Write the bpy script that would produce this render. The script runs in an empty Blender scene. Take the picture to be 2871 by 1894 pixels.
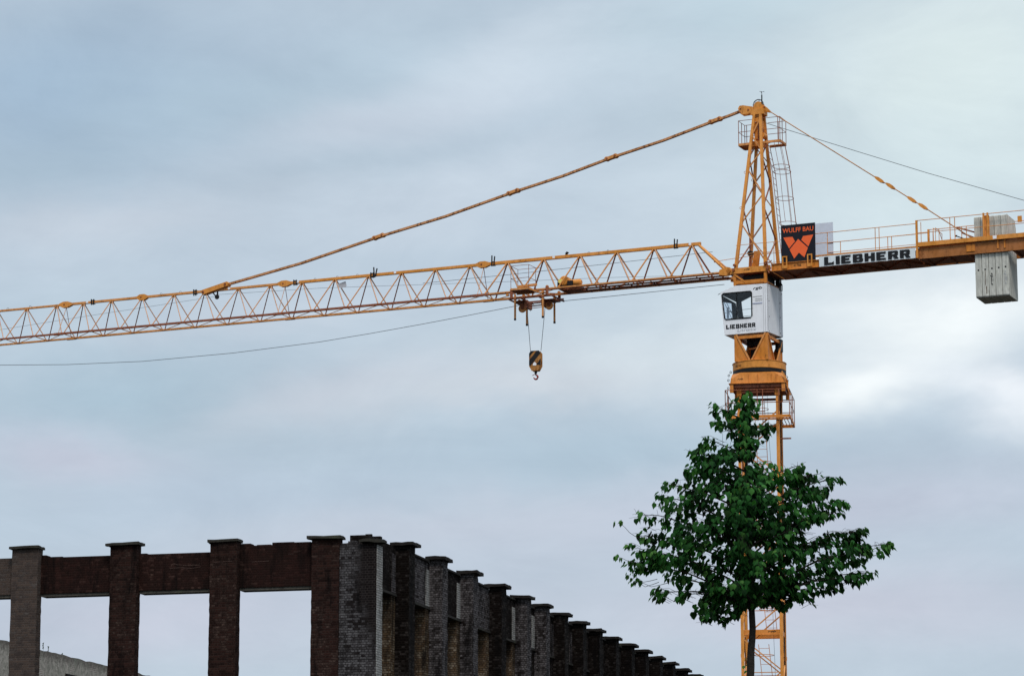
import bpy, bmesh, math, random
from mathutils import Vector, Matrix, noise as mnoise
R = math.radians
rnd = random.Random(7)
scene = bpy.context.scene
col = scene.collection

# ------------------------------------------------------------------ camera
cam_d = bpy.data.cameras.new('camera'); cam = bpy.data.objects.new('camera', cam_d); col.objects.link(cam)
cam.location = (0, 0, 1.6); cam.rotation_euler = (R(90) + 0.197005, 0, 0)
cam_d.sensor_width = 36; cam_d.lens = 8734.24 / 2871 * 36
cam_d.clip_start = 0.5; cam_d.clip_end = 6000
scene.camera = cam

# ------------------------------------------------------------------ exposure, world, sun
scene.view_settings.view_transform = 'Standard'; scene.view_settings.look = 'None'
scene.view_settings.exposure = 0.35; scene.view_settings.gamma = 1
SUN_EL, SUN_AZ = 52.0, 170.0          # degrees, azimuth clockwise from +Y
SKY = 0.1
sun_d = bpy.data.lights.new('sun', 'SUN'); sun = bpy.data.objects.new('sun', sun_d); col.objects.link(sun)
sun_d.energy = 1.5; sun_d.angle = R(14); sun_d.color = (1.0, 0.955, 0.88)
sd = Vector((math.sin(R(SUN_AZ)) * math.cos(R(SUN_EL)), math.cos(R(SUN_AZ)) * math.cos(R(SUN_EL)), math.sin(R(SUN_EL))))
sun.rotation_euler = sd.to_track_quat('Z', 'Y').to_euler(); sun.location = (0, -20, 60)

world = bpy.data.worlds.new('World'); scene.world = world; world.use_nodes = True
class G:
    """tiny node graph helper"""
    def __init__(s, nt): s.nt = nt; nt.nodes.clear()
    def n(s, t, **k):
        nd = s.nt.nodes.new(t)
        ins = k.pop('i', {})
        for a, b in k.items(): setattr(nd, a, b)
        for a, b in ins.items():
            if isinstance(b, bpy.types.NodeSocket): s.nt.links.new(b, nd.inputs[a])
            else: nd.inputs[a].default_value = b
        return nd
    def m(s, op, a, b=None, c=None, clamp=False):
        ins = {0: a}
        if b is not None: ins[1] = b
        if c is not None: ins[2] = c
        return s.n('ShaderNodeMath', operation=op, use_clamp=clamp, i=ins).outputs[0]
    def mix(s, f, a, b, blend='MIX'):
        nd = s.n('ShaderNodeMix', data_type='RGBA', blend_type=blend)
        for k, v in ((0, f), (6, a), (7, b)):
            if isinstance(v, bpy.types.NodeSocket): s.nt.links.new(v, nd.inputs[k])
            else: nd.inputs[k].default_value = v if k == 0 else (tuple(v) + (1,))[:4]
        return nd.outputs[2]
    def noise(s, vec, scale, detail=4, rough=.55, dist=0.0):
        return s.n('ShaderNodeTexNoise', i={'Vector': vec, 'Scale': scale, 'Detail': detail, 'Roughness': rough, 'Distortion': dist})
    def ramp(s, f, stops):
        nd = s.n('ShaderNodeValToRGB', i={0: f}); e = nd.color_ramp.elements
        while len(e) < len(stops): e.new(.5)
        for el, (p, c) in zip(e, stops):
            el.position = p; el.color = (tuple(c) + (1,))[:4] if not isinstance(c, (int, float)) else (c, c, c, 1)
        return nd.outputs[0]
    def scalevec(s, vec, sc, rot=(0, 0, 0), loc=(0, 0, 0)):
        return s.n('ShaderNodeMapping', i={'Vector': vec, 'Scale': sc, 'Rotation': rot, 'Location': loc}).outputs[0]
def lin(r, g, b):
    f = lambda c: (c / 255 / 12.92) if c / 255 <= .04045 else ((c / 255 + .055) / 1.055) ** 2.4
    return (f(r), f(g), f(b))
g = G(world.node_tree)
tc = g.n('ShaderNodeTexCoord').outputs['Generated']
nrm = g.n('ShaderNodeVectorMath', operation='NORMALIZE', i={0: tc}).outputs[0]
sep = g.n('ShaderNodeSeparateXYZ', i={0: nrm})
az = g.m('MULTIPLY', g.m('ARCTAN2', sep.outputs[0], sep.outputs[1]), 57.2958)
el = g.m('MULTIPLY', g.m('ARCSINE', sep.outputs[2]), 57.2958)
wob = g.noise(g.scalevec(nrm, (1, 1, 2.2)), 7, 5, .6)
ws = g.n('ShaderNodeSeparateXYZ', i={0: wob.outputs['Color']})
azw = g.m('ADD', az, g.m('MULTIPLY', g.m('SUBTRACT', ws.outputs[0], .5), 5.0))
elw = g.m('ADD', el, g.m('MULTIPLY', g.m('SUBTRACT', ws.outputs[1], .5), 2.6))
# cloud banks: (azimuth deg, elevation deg, half length, half height, tilt deg, colour, amount)
BANKS = [
 (-4.0, 13.9, 3.0, .35, 12, (176,194,211), .6), (3.5, 10.2, 2.2, .3, 10, (186,201,217), .6), (5.0, 9.0, 3.0, .4, 4, (184,199,216), .6), (-9.0, 11.4, 2.0, .35, 4, (186,203,218), .5), (-6.5, 15.0, 2.0, .35, 16, (186,203,221), .5), (1.5, 12.2, 2.6, .3, 16, (188,204,219), .5),
 (-8.2, 15.6, 3.4, 1.5, 12, (166,188,212), .95), (-3.0, 16.0, 4.2, .8, 14, (178,199,217), .7),
 (1.0, 16.6, 3.2, .75, 16, (212,222,236), .9), (-2.2, 15.2, 2.2, .5, 14, (208,216,231), .6),
 (-8.0, 13.0, 3.4, .5, 8, (205,213,227), .8), (-1.0, 13.6, 3.0, .5, 14, (212,221,235), .6), (4.0, 14.9, 2.2, .6, 16, (178,196,214), .55), (-5.5, 11.3, 3.0, .5, 6, (208,216,230), .7), (-9.3, 14.0, 1.6, .5, 10, (176,195,213), .6),
 (4.6, 17.2, 2.4, .7, 10, (196,216,230), .8), (8.8, 15.9, 3.4, 1.9, 12, (234,245,246), .88),
 (7.0, 14.0, 3.0, 1.0, 20, (222,236,242), .8), (3.2, 13.2, 2.6, .8, 12, (206,217,231), .6),
 (7.8, 11.9, 2.8, .75, 6, (249,252,255), 1.0), (6.1, 10.5, 1.4, .5, 14, (250,252,255), .9),
 (9.2, 10.3, 1.3, .55, -14, (246,248,255), .9), (2.6, 11.2, 3.2, .55, 6, (220,229,238), .85),
 (-7.0, 9.9, 3.6, .75, 3, (173,196,214), .9), (-3.2, 10.1, 2.8, .45, 8, (208,213,226), .8),
 (0.6, 10.4, 2.2, .45, 10, (214,219,229), .8), (1.5, 9.0, 3.4, .6, 6, (176,196,214), .8),
 (-8.6, 8.9, 2.0, .45, -6, (200,204,220), .8), (-5.5, 8.0, 4.0, .6, 4, (184,201,218), .8),
 (-1.0, 7.6, 4.5, .5, 4, (199,208,222), .8), (6.0, 8.0, 4.5, .7, 6, (196,204,220), .9),
 (-6.0, 6.2, 4.0, .6, 2, (198,204,220), .9), (6.0, 6.0, 5.0, .7, 0, (202,207,222), .9),
]
c = g.mix(1.0, (0, 0, 0), lin(192, 208, 222))
for (a0, e0, sa, se, tl, cc, amt) in BANKS:
    ca, sa_ = math.cos(R(tl)), math.sin(R(tl))
    da = g.m('SUBTRACT', azw, a0); de = g.m('SUBTRACT', elw, e0)
    p = g.m('DIVIDE', g.m('ADD', g.m('MULTIPLY', da, ca), g.m('MULTIPLY', de, sa_)), sa)
    q = g.m('DIVIDE', g.m('SUBTRACT', g.m('MULTIPLY', de, ca), g.m('MULTIPLY', da, sa_)), se)
    r2 = g.m('ADD', g.m('MULTIPLY', p, p), g.m('MULTIPLY', q, q))
    f = g.m('MULTIPLY', g.m('EXPONENT', g.m('MULTIPLY', r2, -.7)), amt)
    c = g.mix(f, c, lin(*[q * k * (1.035 if cc[0] > 235 else 1) for q, k in zip(cc, (1.004, 1.0, 1.0) if e0 < 9 else (.992, 1.002, .992))]))
st = g.noise(g.scalevec(nrm, (3, 3, 12), rot=(0, R(-14), 0)), 3.2, 6, .6, .6).outputs[0]
fine = g.noise(g.scalevec(nrm, (1, 1, 2.0), rot=(0, R(-14), 0)), 15, 7, .66, .5).outputs[0]
tone = g.m('ADD', g.m('MULTIPLY', g.m('SUBTRACT', st, .5), .22), g.m('ADD', 1.0, g.m('MULTIPLY', g.m('SUBTRACT', fine, .5), .30)))
c = g.mix(1.0, c, g.n('ShaderNodeCombineColor', i={0: tone, 1: g.m('ADD', g.m('MULTIPLY', tone, .93), .07), 2: g.m('ADD', g.m('MULTIPLY', tone, .82), .18)}).outputs[0], 'MULTIPLY')
# an overcast sky is brighter overhead than near the horizon
lift = g.m('ADD', 1.0, g.m('MULTIPLY', g.n('ShaderNodeMapRange', interpolation_type='SMOOTHSTEP', i={0: el, 1: 22.0, 2: 60.0, 3: 0.0, 4: 1.0}).outputs[0], 1.5))
cl = g.n('ShaderNodeVectorMath', operation='SCALE', i={0: c, 3: g.m('MULTIPLY', lift, .765 / SKY)}).outputs[0]
sky = g.n('ShaderNodeTexSky', sky_type='NISHITA', sun_disc=False, sun_elevation=R(SUN_EL), sun_rotation=R(SUN_AZ), air_density=1.0, dust_density=2.0, ozone_density=1.0)
mixed = g.mix(.93, sky.outputs[0], cl)
bg = g.n('ShaderNodeBackground', i={0: mixed, 1: SKY})
g.n('ShaderNodeOutputWorld', i={0: bg.outputs[0]})

# ------------------------------------------------------------------ materials
def newmat(name):
    m = bpy.data.materials.new(name); m.use_nodes = True
    return m, G(m.node_tree)
def finish(g, colr, rough=.6, bump=None, bs=.2, bd=.01, metal=0.0, spec=.2, **k):
    ins = {'Base Color': colr if isinstance(colr, bpy.types.NodeSocket) else (tuple(colr) + (1,))[:4], 'Roughness': rough, 'Metallic': metal, 'Specular IOR Level': spec}
    b = g.n('ShaderNodeBsdfPrincipled', i=ins)
    if bump is not None:
        bn = g.n('ShaderNodeBump', i={'Height': bump, 'Strength': bs, 'Distance': bd})
        g.nt.links.new(bn.outputs[0], b.inputs['Normal'])
    g.n('ShaderNodeOutputMaterial', i={0: b.outputs[0]})
    return b
def paint(name, base, rust=.35, rustcol=(.11, .035, .012), fade=None, rough=.5, sc=1.0):
    m, g = newmat(name)
    ob = g.n('ShaderNodeTexCoord').outputs['Object']
    n1 = g.noise(ob, 1.3 * sc, 6, .65).outputs[0]
    n2 = g.noise(g.scalevec(ob, (1, 1, .35)), 9 * sc, 6, .7).outputs[0]
    n3 = g.noise(ob, 38 * sc, 3, .6).outputs[0]
    fd = fade or tuple(min(1, x * 1.15 + .04) for x in base)
    c = g.mix(g.ramp(n1, [(.35, 0), (.68, 1)]), base, fd)
    c = g.mix(g.m('MULTIPLY', g.ramp(n2, [(.44, 0), (.70, 1)]), .6), c, tuple(x * .55 for x in base))
    rm = g.m('MULTIPLY', g.ramp(g.m('ADD', g.m('MULTIPLY', n2, .6), g.m('MULTIPLY', n3, .4)), [(.64 - rust * .16, 0), (.70 - rust * .12, 1)]), min(1, rust + .25))
    c = g.mix(rm, c, rustcol)
    finish(g, c, g.m('ADD', rough, g.m('MULTIPLY', rm, .3)), n3, .15, .004, spec=.18)
    return m
def plain(name, colr, rough=.6, var=.15, sc=6, **k):
    m, g = newmat(name)
    ob = g.n('ShaderNodeTexCoord').outputs['Object']
    n = g.noise(ob, sc, 5, .6).outputs[0]
    c = g.mix(g.ramp(n, [(.3, 0), (.7, 1)]), tuple(x * (1 - var) for x in colr), tuple(min(1, x * (1 + var)) for x in colr))
    finish(g, c, rough, n, .1, .005, **k)
    return m
M = {}
M['yellow'] = paint('yellow_crane_paint', (.62, .235, .034), .42)
M['yellow_fade'] = paint('faded_crane_paint', (.58, .235, .060), .52)
M['orange'] = paint('orange_crane_paint', (.56, .185, .018), .38)
M['brown'] = paint('rust_and_shade_brown', (.25, .066, .022), .7, (.085, .028, .014))  # rust brown; also painted on undersides in place of shade
M['pink'] = paint('bleached_brace_paint', (.50, .26, .14), .5)
M['dark'] = plain('black_steel', (.012, .011, .012), .5)
M['grey_metal'] = plain('grey_metal', (.12, .13, .14), .45)
M['rope'] = plain('steel_rope', (.07, .07, .075), .5)
M['black_rubber'] = plain('black_rubber', (.008, .008, .009), .5)
M['red'] = plain('red_hook_paint', (.25, .02, .015), .5)
M['ink'] = plain('black_lettering', (.012, .012, .014), .5, .05)
M['ink_brown'] = plain('worn_stencil_lettering', (.07, .03, .012), .7, .3, 30)
M['ink_grey'] = plain('grey_lettering', (.28, .29, .32), .6, .05)
M['orange_print'] = plain('orange_print', (.86, .13, .035), .6, .04)
M['black_board'] = plain('black_board', (.010, .009, .014), .45, .1)
M['white_board'] = plain('grey_board_back', (.56, .60, .68), .5, .05)
def white_paint():
    m, g = newmat('white_cabin_paint')
    ob = g.n('ShaderNodeTexCoord').outputs['Object']
    n = g.noise(g.scalevec(ob, (2, 2, .5)), 3, 6, .65).outputs[0]
    n2 = g.noise(ob, 26, 3, .6).outputs[0]
    c = g.mix(g.ramp(n, [(.45, 0), (.75, 1)]), (.80, .79, .81), (.70, .685, .70))
    c = g.mix(g.m('MULTIPLY', g.ramp(n2, [(.66, 0), (.74, 1)]), .4), c, (.42, .38, .34))
    finish(g, c, .35, n2, .05, .003); return m
M['white'] = white_paint()
M['banner'] = plain('white_banner_sheet', (.66, .70, .72), .55, .05, 3)
def glass():
    m, g = newmat('cabin_glass')
    tr = g.n('ShaderNodeBsdfTransparent', i={0: (.92, .95, .96, 1)})
    gl = g.n('ShaderNodeBsdfGlossy', i={0: (.9, .95, 1, 1), 1: .03})
    fr = g.n('ShaderNodeFresnel', i={0: 1.5}).outputs[0]
    mx = g.n('ShaderNodeMixShader', i={0: fr, 1: tr.outputs[0], 2: gl.outputs[0]})
    g.n('ShaderNodeOutputMaterial', i={0: mx.outputs[0]}); return m
M['glass'] = glass()
def concrete(name, base=(.50, .49, .46), moss=.25):
    m, g = newmat(name)
    ob = g.n('ShaderNodeTexCoord').outputs['Object']
    rn = g.n('ShaderNodeObjectInfo').outputs['Random']
    n1 = g.noise(g.scalevec(ob, (2, 2, .35)), 4, 6, .7).outputs[0]
    n2 = g.noise(ob, 30, 5, .7).outputs[0]
    c = g.mix(g.ramp(n1, [(.38, 0), (.62, 1)]), base, tuple(x * .50 for x in base))
    c = g.mix(g.m('MULTIPLY', g.ramp(n2, [(.56, 0), (.7, 1)]), .35), c, tuple(x * .45 for x in base))
    c = g.mix(g.m('MULTIPLY', g.ramp(g.noise(ob, 2.2, 4).outputs[0], [(.58, 0), (.7, 1)]), moss), c, (.10, .12, .06))
    c = g.mix(g.m('MULTIPLY', rn, .55), c, tuple(x * .6 for x in base))
    finish(g, c, .9, n2, .3, .01); return m
M['concrete'] = concrete('ballast_concrete', (.68, .66, .59))
M['capstone'] = concrete('weathered_cap_stone', (.040, .036, .028), .3)
M['capdark'] = concrete('dark_cap_stone', (.014, .0105, .0085), .2)
M['lintel_dark'] = concrete('sooty_lintel', (.028, .024, .020), .3)
M['lintel'] = concrete('old_lintel_concrete', (.10, .09, .075), .3)

def brick(name, c1, c2, mortar, white=0.0, soot=.3, whitecol=(.30, .28, .29), flake=(.05, .02, .018), mort_w=.011, zscale=1.0, corner=False):
    m, g = newmat(name)
    t = g.n('ShaderNodeTexCoord'); ob = t.outputs['Object']; nn = t.outputs['Normal']
    s = g.n('ShaderNodeSeparateXYZ', i={0: ob}); ns = g.n('ShaderNodeSeparateXYZ', i={0: nn})
    isx = g.m('GREATER_THAN', g.m('ABSOLUTE', ns.outputs[0]), .7)
    hx = g.m('ADD', g.m('MULTIPLY', s.outputs[1], isx), g.m('MULTIPLY', s.outputs[0], g.m('SUBTRACT', 1.0, isx)))
    jit = g.noise(ob, 5, 3).outputs[0]
    vec = g.n('ShaderNodeCombineXYZ', i={0: g.m('ADD', hx, g.m('MULTIPLY', g.m('SUBTRACT', jit, .5), .03)), 1: g.m('ADD', s.outputs[2], g.m('MULTIPLY', g.m('SUBTRACT', jit, .5), .012)), 2: 0.0}).outputs[0]
    b = g.n('ShaderNodeTexBrick', offset=.5, squash=.5, squash_frequency=2, i={'Vector': vec, 'Color1': (tuple(c1) + (1,)), 'Color2': (tuple(c2) + (1,)), 'Mortar': (tuple(mortar) + (1,)), 'Scale': 1.0, 'Mortar Size': mort_w, 'Mortar Smooth': .3, 'Bias': -.1, 'Brick Width': .225, 'Row Height': .075 * zscale})
    base = b.outputs[0]; fac = b.outputs[1]
    b2 = g.n('ShaderNodeTexBrick', offset=.5, squash=.5, squash_frequency=2, i={'Vector': vec, 'Color1': (0, 0, 0, 1), 'Color2': (1, 1, 1, 1), 'Mortar': (.5, .5, .5, 1), 'Scale': 1.0, 'Mortar Size': .0, 'Bias': 0.0, 'Brick Width': .225, 'Row Height': .075 * zscale}).outputs[0]
    pb_ = g.n('ShaderNodeSeparateColor', i={0: b2}).outputs[0]
    ri = g.n('ShaderNodeObjectInfo').outputs['Random']
    off = g.n('ShaderNodeVectorMath', operation='ADD', i={0: ob, 1: g.n('ShaderNodeCombineXYZ', i={0: g.m('MULTIPLY', ri, 37.0), 1: g.m('MULTIPLY', ri, 17.0), 2: g.m('MULTIPLY', ri, 23.0)}).outputs[0]}).outputs[0]
    big = g.noise(g.scalevec(off, (1, 1, .45)), 1.1, 6, .7, .5).outputs[0]
    mid = g.noise(g.scalevec(off, (1, 1, .6)), 4.5, 6, .75).outputs[0]
    fin = g.noise(off, 24, 4, .7).outputs[0]
    # single bricks differ
    c = g.mix(g.m('MULTIPLY', g.ramp(g.m('ADD', g.m('MULTIPLY', mid, .7), g.m('MULTIPLY', pb_, .3)), [(.42, 0), (.62, 1)]), .8), base, flake)
    if white > 0:
        wf = g.ramp(g.m('ADD', g.m('ADD', g.m('MULTIPLY', big, .42), g.m('MULTIPLY', mid, .36)), g.m('MULTIPLY', pb_, .22)), [(.60 - white * .28, 0), (.70 - white * .2, 1)])
        wf = g.m('MULTIPLY', wf, g.ramp(fin, [(.30, .15), (.62, 1)]))
        wf = g.m('MULTIPLY', wf, g.m('SUBTRACT', 1.0, g.m('MULTIPLY', fac, .75)))
        c = g.mix(wf, c, whitecol)
    so = g.ramp(g.noise(g.scalevec(off, (1.6, 1.6, .25), loc=(3, 1, 5)), 1.6, 5, .65, .4).outputs[0], [(.62 - soot * .25, 0), (.72 - soot * .12, 1)])
    c = g.mix(g.m('MULTIPLY', so, .88), c, (.0035, .003, .003))
    if corner:   # a run of soot below the cap on the right half of the block, ragged at its lower end
        e1 = g.m('ADD', g.m('MULTIPLY', g.m('SUBTRACT', s.outputs[0], .50), 2.6), g.m('MULTIPLY', g.m('SUBTRACT', s.outputs[2], 12.55), .85))
        e2 = g.m('MINIMUM', g.m('MULTIPLY', g.m('SUBTRACT', s.outputs[0], .46), 2.8), g.m('ADD', e1, 0.0))
        sm = g.ramp(g.m('ADD', e2, g.m('ADD', g.m('MULTIPLY', g.m('SUBTRACT', mid, .5), 3.4), g.m('ADD', g.m('MULTIPLY', g.m('SUBTRACT', pb_, .5), .7), g.m('MULTIPLY', g.m('SUBTRACT', fin, .5), 1.5)))), [(.0, 0), (.8, 1)])
        c = g.mix(g.m('MULTIPLY', sm, .92), c, g.mix(fac, (.006, .004, .004), (.03, .024, .022)))
    h = g.m('ADD', g.m('MULTIPLY', g.m('SUBTRACT', 1.0, fac), .7), g.m('MULTIPLY', fin, .3))
    finish(g, c, .92, h, .7, .02, spec=.04)
    return m
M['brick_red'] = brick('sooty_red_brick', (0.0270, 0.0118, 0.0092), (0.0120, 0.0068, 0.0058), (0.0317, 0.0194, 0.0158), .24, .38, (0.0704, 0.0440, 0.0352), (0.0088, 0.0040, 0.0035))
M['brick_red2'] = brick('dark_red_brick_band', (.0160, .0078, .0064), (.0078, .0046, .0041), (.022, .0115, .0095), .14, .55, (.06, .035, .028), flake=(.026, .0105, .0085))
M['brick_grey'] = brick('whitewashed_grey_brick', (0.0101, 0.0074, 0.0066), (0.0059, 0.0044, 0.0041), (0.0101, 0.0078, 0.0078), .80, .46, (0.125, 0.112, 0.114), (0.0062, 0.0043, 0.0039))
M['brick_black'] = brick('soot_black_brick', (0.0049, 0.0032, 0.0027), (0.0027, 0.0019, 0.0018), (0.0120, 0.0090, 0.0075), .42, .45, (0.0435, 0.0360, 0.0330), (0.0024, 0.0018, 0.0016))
M['brick_corner'] = brick('stained_corner_brick', (0.0128, 0.0100, 0.0096), (0.0072, 0.0056, 0.0056), (0.0104, 0.0088, 0.0088), .78, .30, (0.1080, 0.1000, 0.1024), (0.0072, 0.0056, 0.0056), corner=True)
M['brick_white'] = brick('lime_washed_brick', (0.1700, 0.1615, 0.1487), (0.1020, 0.0935, 0.0850), (0.0765, 0.0723, 0.0680), .85, .14, (0.3740, 0.3740, 0.3570))
M['brick_tan'] = brick('tan_plastered_brick', (0.0808, 0.0510, 0.0289), (0.0382, 0.0247, 0.0153), (0.0221, 0.0153, 0.0102), .50, .52, (0.20, 0.16, 0.115), (0.0289, 0.0136, 0.0085))
M['brick_ash'] = brick('ashen_far_brick', (.066, .046, .037), (.047, .034, .028), (.080, .062, .054), .15, .05, (.105, .088, .078), (.042, .032, .029))
def plaster_wall():
    m, g = newmat('patchy_plastered_wall')
    ob = g.n('ShaderNodeTexCoord').outputs['Object']
    s = g.n('ShaderNodeSeparateXYZ', i={0: ob})
    vec = g.n('ShaderNodeCombineXYZ', i={0: s.outputs[1], 1: s.outputs[2], 2: 0.0}).outputs[0]
    b = g.n('ShaderNodeTexBrick', offset=.5, i={'Vector': vec, 'Color1': (.26, .20, .17, 1), 'Color2': (.19, .15, .13, 1), 'Mortar': (.40, .37, .33, 1), 'Scale': 1.0, 'Mortar Size': .012, 'Brick Width': .23, 'Row Height': .08}).outputs[0]
    n = g.noise(g.scalevec(ob, (1, .5, 1)), 1.2, 6, .7, .4).outputs[0]
    n2 = g.noise(ob, 7, 5, .7).outputs[0]
    pl = g.mix(g.ramp(n2, [(.4, 0), (.62, 1)]), (.36, .32, .275), (.17, .155, .13))
    c = g.mix(g.ramp(n, [(.36, 0), (.44, 1)]), b, pl)
    top = g.ramp(g.m('ADD', g.m('SUBTRACT', s.outputs[2], 13.60), g.m('MULTIPLY', g.m('SUBTRACT', n2, .5), .7)), [(.0, 0), (.35, 1)])
    c = g.mix(g.m('MULTIPLY', top, .8), c, (.085, .070, .060))
    c = g.mix(g.m('MULTIPLY', g.ramp(g.noise(g.scalevec(ob, (1, 1, .6)), 2.0, 6, .75).outputs[0], [(.5, 0), (.66, 1)]), .7), c, (.16, .165, .13))
    finish(g, c, .95, n2, .4, .02); return m
M['plaster'] = plaster_wall()
def leafmat():
    m, g = newmat('leaf_green')
    at = g.n('ShaderNodeAttribute', attribute_name='leafcol').outputs['Color']
    b = g.n('ShaderNodeBsdfPrincipled', i={'Base Color': at, 'Roughness': .6, 'Specular IOR Level': .05})
    tl = g.n('ShaderNodeBsdfTranslucent', i={0: g.mix(1.0, at, (.55, 1.0, .35), 'MULTIPLY')})
    mx = g.n('ShaderNodeMixShader', i={0: .34, 1: b.outputs[0], 2: tl.outputs[0]})
    g.n('ShaderNodeOutputMaterial', i={0: mx.outputs[0]}); return m
M['leaf'] = leafmat()
M['bark'] = plain('dark_bark', (.022, .018, .014), .9, .5, 25)
M['bird'] = plain('black_feathers', (.006, .006, .007), .6)
def groundmat():
    m, g = newmat('gravel_ground')
    ob = g.n('ShaderNodeTexCoord').outputs['Object']
    n1 = g.noise(ob, .08, 6, .6).outputs[0]; n2 = g.noise(ob, 14, 4, .7).outputs[0]
    c = g.mix(g.ramp(n1, [(.42, 0), (.6, 1)]), (.034, .030, .026), (.022, .028, .014))
    c = g.mix(g.ramp(n2, [(.4, 0), (.65, 1)]), c, (.02, .018, .016))
    finish(g, c, .95, n2, .5, .03); return m
M['ground'] = groundmat()

# ------------------------------------------------------------------ mesh helpers
class MB:
    def __init__(s): s.v = []; s.f = []; s.sm = []
    def add(s, vs, fs, smooth=False):
        o = len(s.v); s.v += [tuple(p) for p in vs]; s.f += [tuple(i + o for i in f) for f in fs]; s.sm += [smooth] * len(fs); return s
    def box(s, x0, x1, y0, y1, z0, z1, bev=0.0):
        if bev <= 0:
            vs = [(x, y, z) for z in (z0, z1) for (x, y) in ((x0, y0), (x1, y0), (x1, y1), (x0, y1))]
            return s.add(vs, [(3, 2, 1, 0), (4, 5, 6, 7), (0, 1, 5, 4), (1, 2, 6, 5), (2, 3, 7, 6), (3, 0, 4, 7)])
        bm = bmesh.new(); r = bmesh.ops.create_cube(bm, size=1)
        for v in bm.verts: v.co = Vector(((x0 + x1) / 2 + v.co.x * (x1 - x0), (y0 + y1) / 2 + v.co.y * (y1 - y0), (z0 + z1) / 2 + v.co.z * (z1 - z0)))
        bmesh.ops.bevel(bm, geom=bm.edges[:], offset=bev, segments=2, affect='EDGES', profile=.6)
        bm.verts.index_update(); s.add([v.co[:] for v in bm.verts], [[v.index for v in f.verts] for f in bm.faces]); bm.free(); return s
    def bar(s, a, b, w, h=None, up=(0, 0, 1), w2=None):
        a, b = Vector(a), Vector(b); h = w if h is None else h
        d = (b - a).normalized(); up = Vector(up)
        if abs(d.dot(up)) > .98: up = Vector((1, 0, 0))
        x = d.cross(up).normalized(); y = x.cross(d)
        k = 1 if w2 is None else w2 / w
        vs = []
        for p, kk in ((a, 1), (b, k)):
            for (i, j) in ((-1, -1), (1, -1), (1, 1), (-1, 1)): vs.append(p + x * i * w / 2 * kk + y * j * h / 2 * kk)
        return s.add(vs, [(3, 2, 1, 0), (4, 5, 6, 7), (0, 1, 5, 4), (1, 2, 6, 5), (2, 3, 7, 6), (3, 0, 4, 7)])
    def tube(s, pts, r, n=8, r2=None, closed=False):
        pts = [Vector(p) for p in pts]; N = len(pts); vs = []; fs = []
        up = Vector((0, 0, 1))
        for i, p in enumerate(pts):
            if closed: d = (pts[(i + 1) % N] - pts[i - 1]).normalized()
            else: d = (pts[min(i + 1, N - 1)] - pts[max(i - 1, 0)]).normalized()
            u = up if abs(d.dot(up)) < .95 else Vector((1, 0, 0))
            x = d.cross(u).normalized(); y = x.cross(d)
            rr = r if r2 is None else r + (r2 - r) * i / (N - 1)
            if isinstance(r, (list, tuple)): rr = r[i]
            for k in range(n):
                a = 2 * math.pi * k / n; vs.append(p + x * rr * math.cos(a) + y * rr * math.sin(a))
        for i in range(N if closed else N - 1):
            j = (i + 1) % N
            for k in range(n): fs.append((i * n + k, i * n + (k + 1) % n, j * n + (k + 1) % n, j * n + k))
        s.add(vs, fs, True)
        if not closed: s.add([vs[k] for k in range(n)], [tuple(range(n))[::-1]]); s.add([vs[(N - 1) * n + k] for k in range(n)], [tuple(range(n))])
        return s
    def prism(s, poly, o, ex, ey, t):
        """polygon poly (2D) at origin o with axes ex, ey, extruded by vector t (both sides closed)"""
        o, ex, ey, t = Vector(o), Vector(ex), Vector(ey), Vector(t); n = len(poly)
        a = [o + ex * p[0] + ey * p[1] for p in poly]; b = [p + t for p in a]
        fs = [tuple(range(n)), tuple(range(2 * n - 1, n - 1, -1))] + [(i, i + n, (i + 1) % n + n, (i + 1) % n) for i in range(n)]
        return s.add(a + b, fs)
    def lathe(s, prof, c=(0, 0, 0), n=32, axis='z'):
        vs = []; fs = []; m = len(prof)
        for k in range(n):
            a = 2 * math.pi * k / n
            for (r, h) in prof:
                x, y, z = r * math.cos(a), r * math.sin(a), h
                if axis == 'y': x, y, z = x, h, y
                if axis == 'x': x, y, z = h, x, y
                vs.append((c[0] + x, c[1] + y, c[2] + z))
        for k in range(n):
            for i in range(m - 1): fs.append((k * m + i, ((k + 1) % n) * m + i, ((k + 1) % n) * m + i + 1, k * m + i + 1))
        return s.add(vs, fs, False)
    def build(s, name, mat, parent=None, loc=None, rot=0, fix=True):
        me = bpy.data.meshes.new(name); me.from_pydata(s.v, [], s.f); me.update()
        me.polygons.foreach_set('use_smooth', s.sm)
        if fix:
            bm = bmesh.new(); bm.from_mesh(me); bmesh.ops.recalc_face_normals(bm, faces=bm.faces); bm.to_mesh(me); bm.free()
        me.materials.append(mat)
        o = bpy.data.objects.new(name, me); col.objects.link(o)
        if parent is not None: o.parent = parent
        if loc is not None: o.location = loc
        if rot: o.rotation_euler = (0, 0, rot)
        return o
def _pieces(s, name, mat, parent=None):
    par = list(range(len(s.v)))
    def find(a):
        while par[a] != a: par[a] = par[par[a]]; a = par[a]
        return a
    for f in s.f:
        for x in f[1:]: par[find(x)] = find(f[0])
    grp = {}
    for f, sm in zip(s.f, s.sm): grp.setdefault(find(f[0]), []).append((f, sm))
    for fs in grp.values():
        ids = sorted({i for f, _ in fs for i in f}); mp = {i: k for k, i in enumerate(ids)}
        q = MB(); q.v = [s.v[i] for i in ids]; q.f = [tuple(mp[i] for i in f) for f, _ in fs]; q.sm = [x for _, x in fs]
        q.build(name, mat, parent)
MB.pieces = _pieces
def tag(o, label=None, cat=None, group=None, kind=None):
    if label: o['label'] = label
    if cat: o['category'] = cat
    if group: o['group'] = group
    if kind: o['kind'] = kind
    return o
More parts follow.
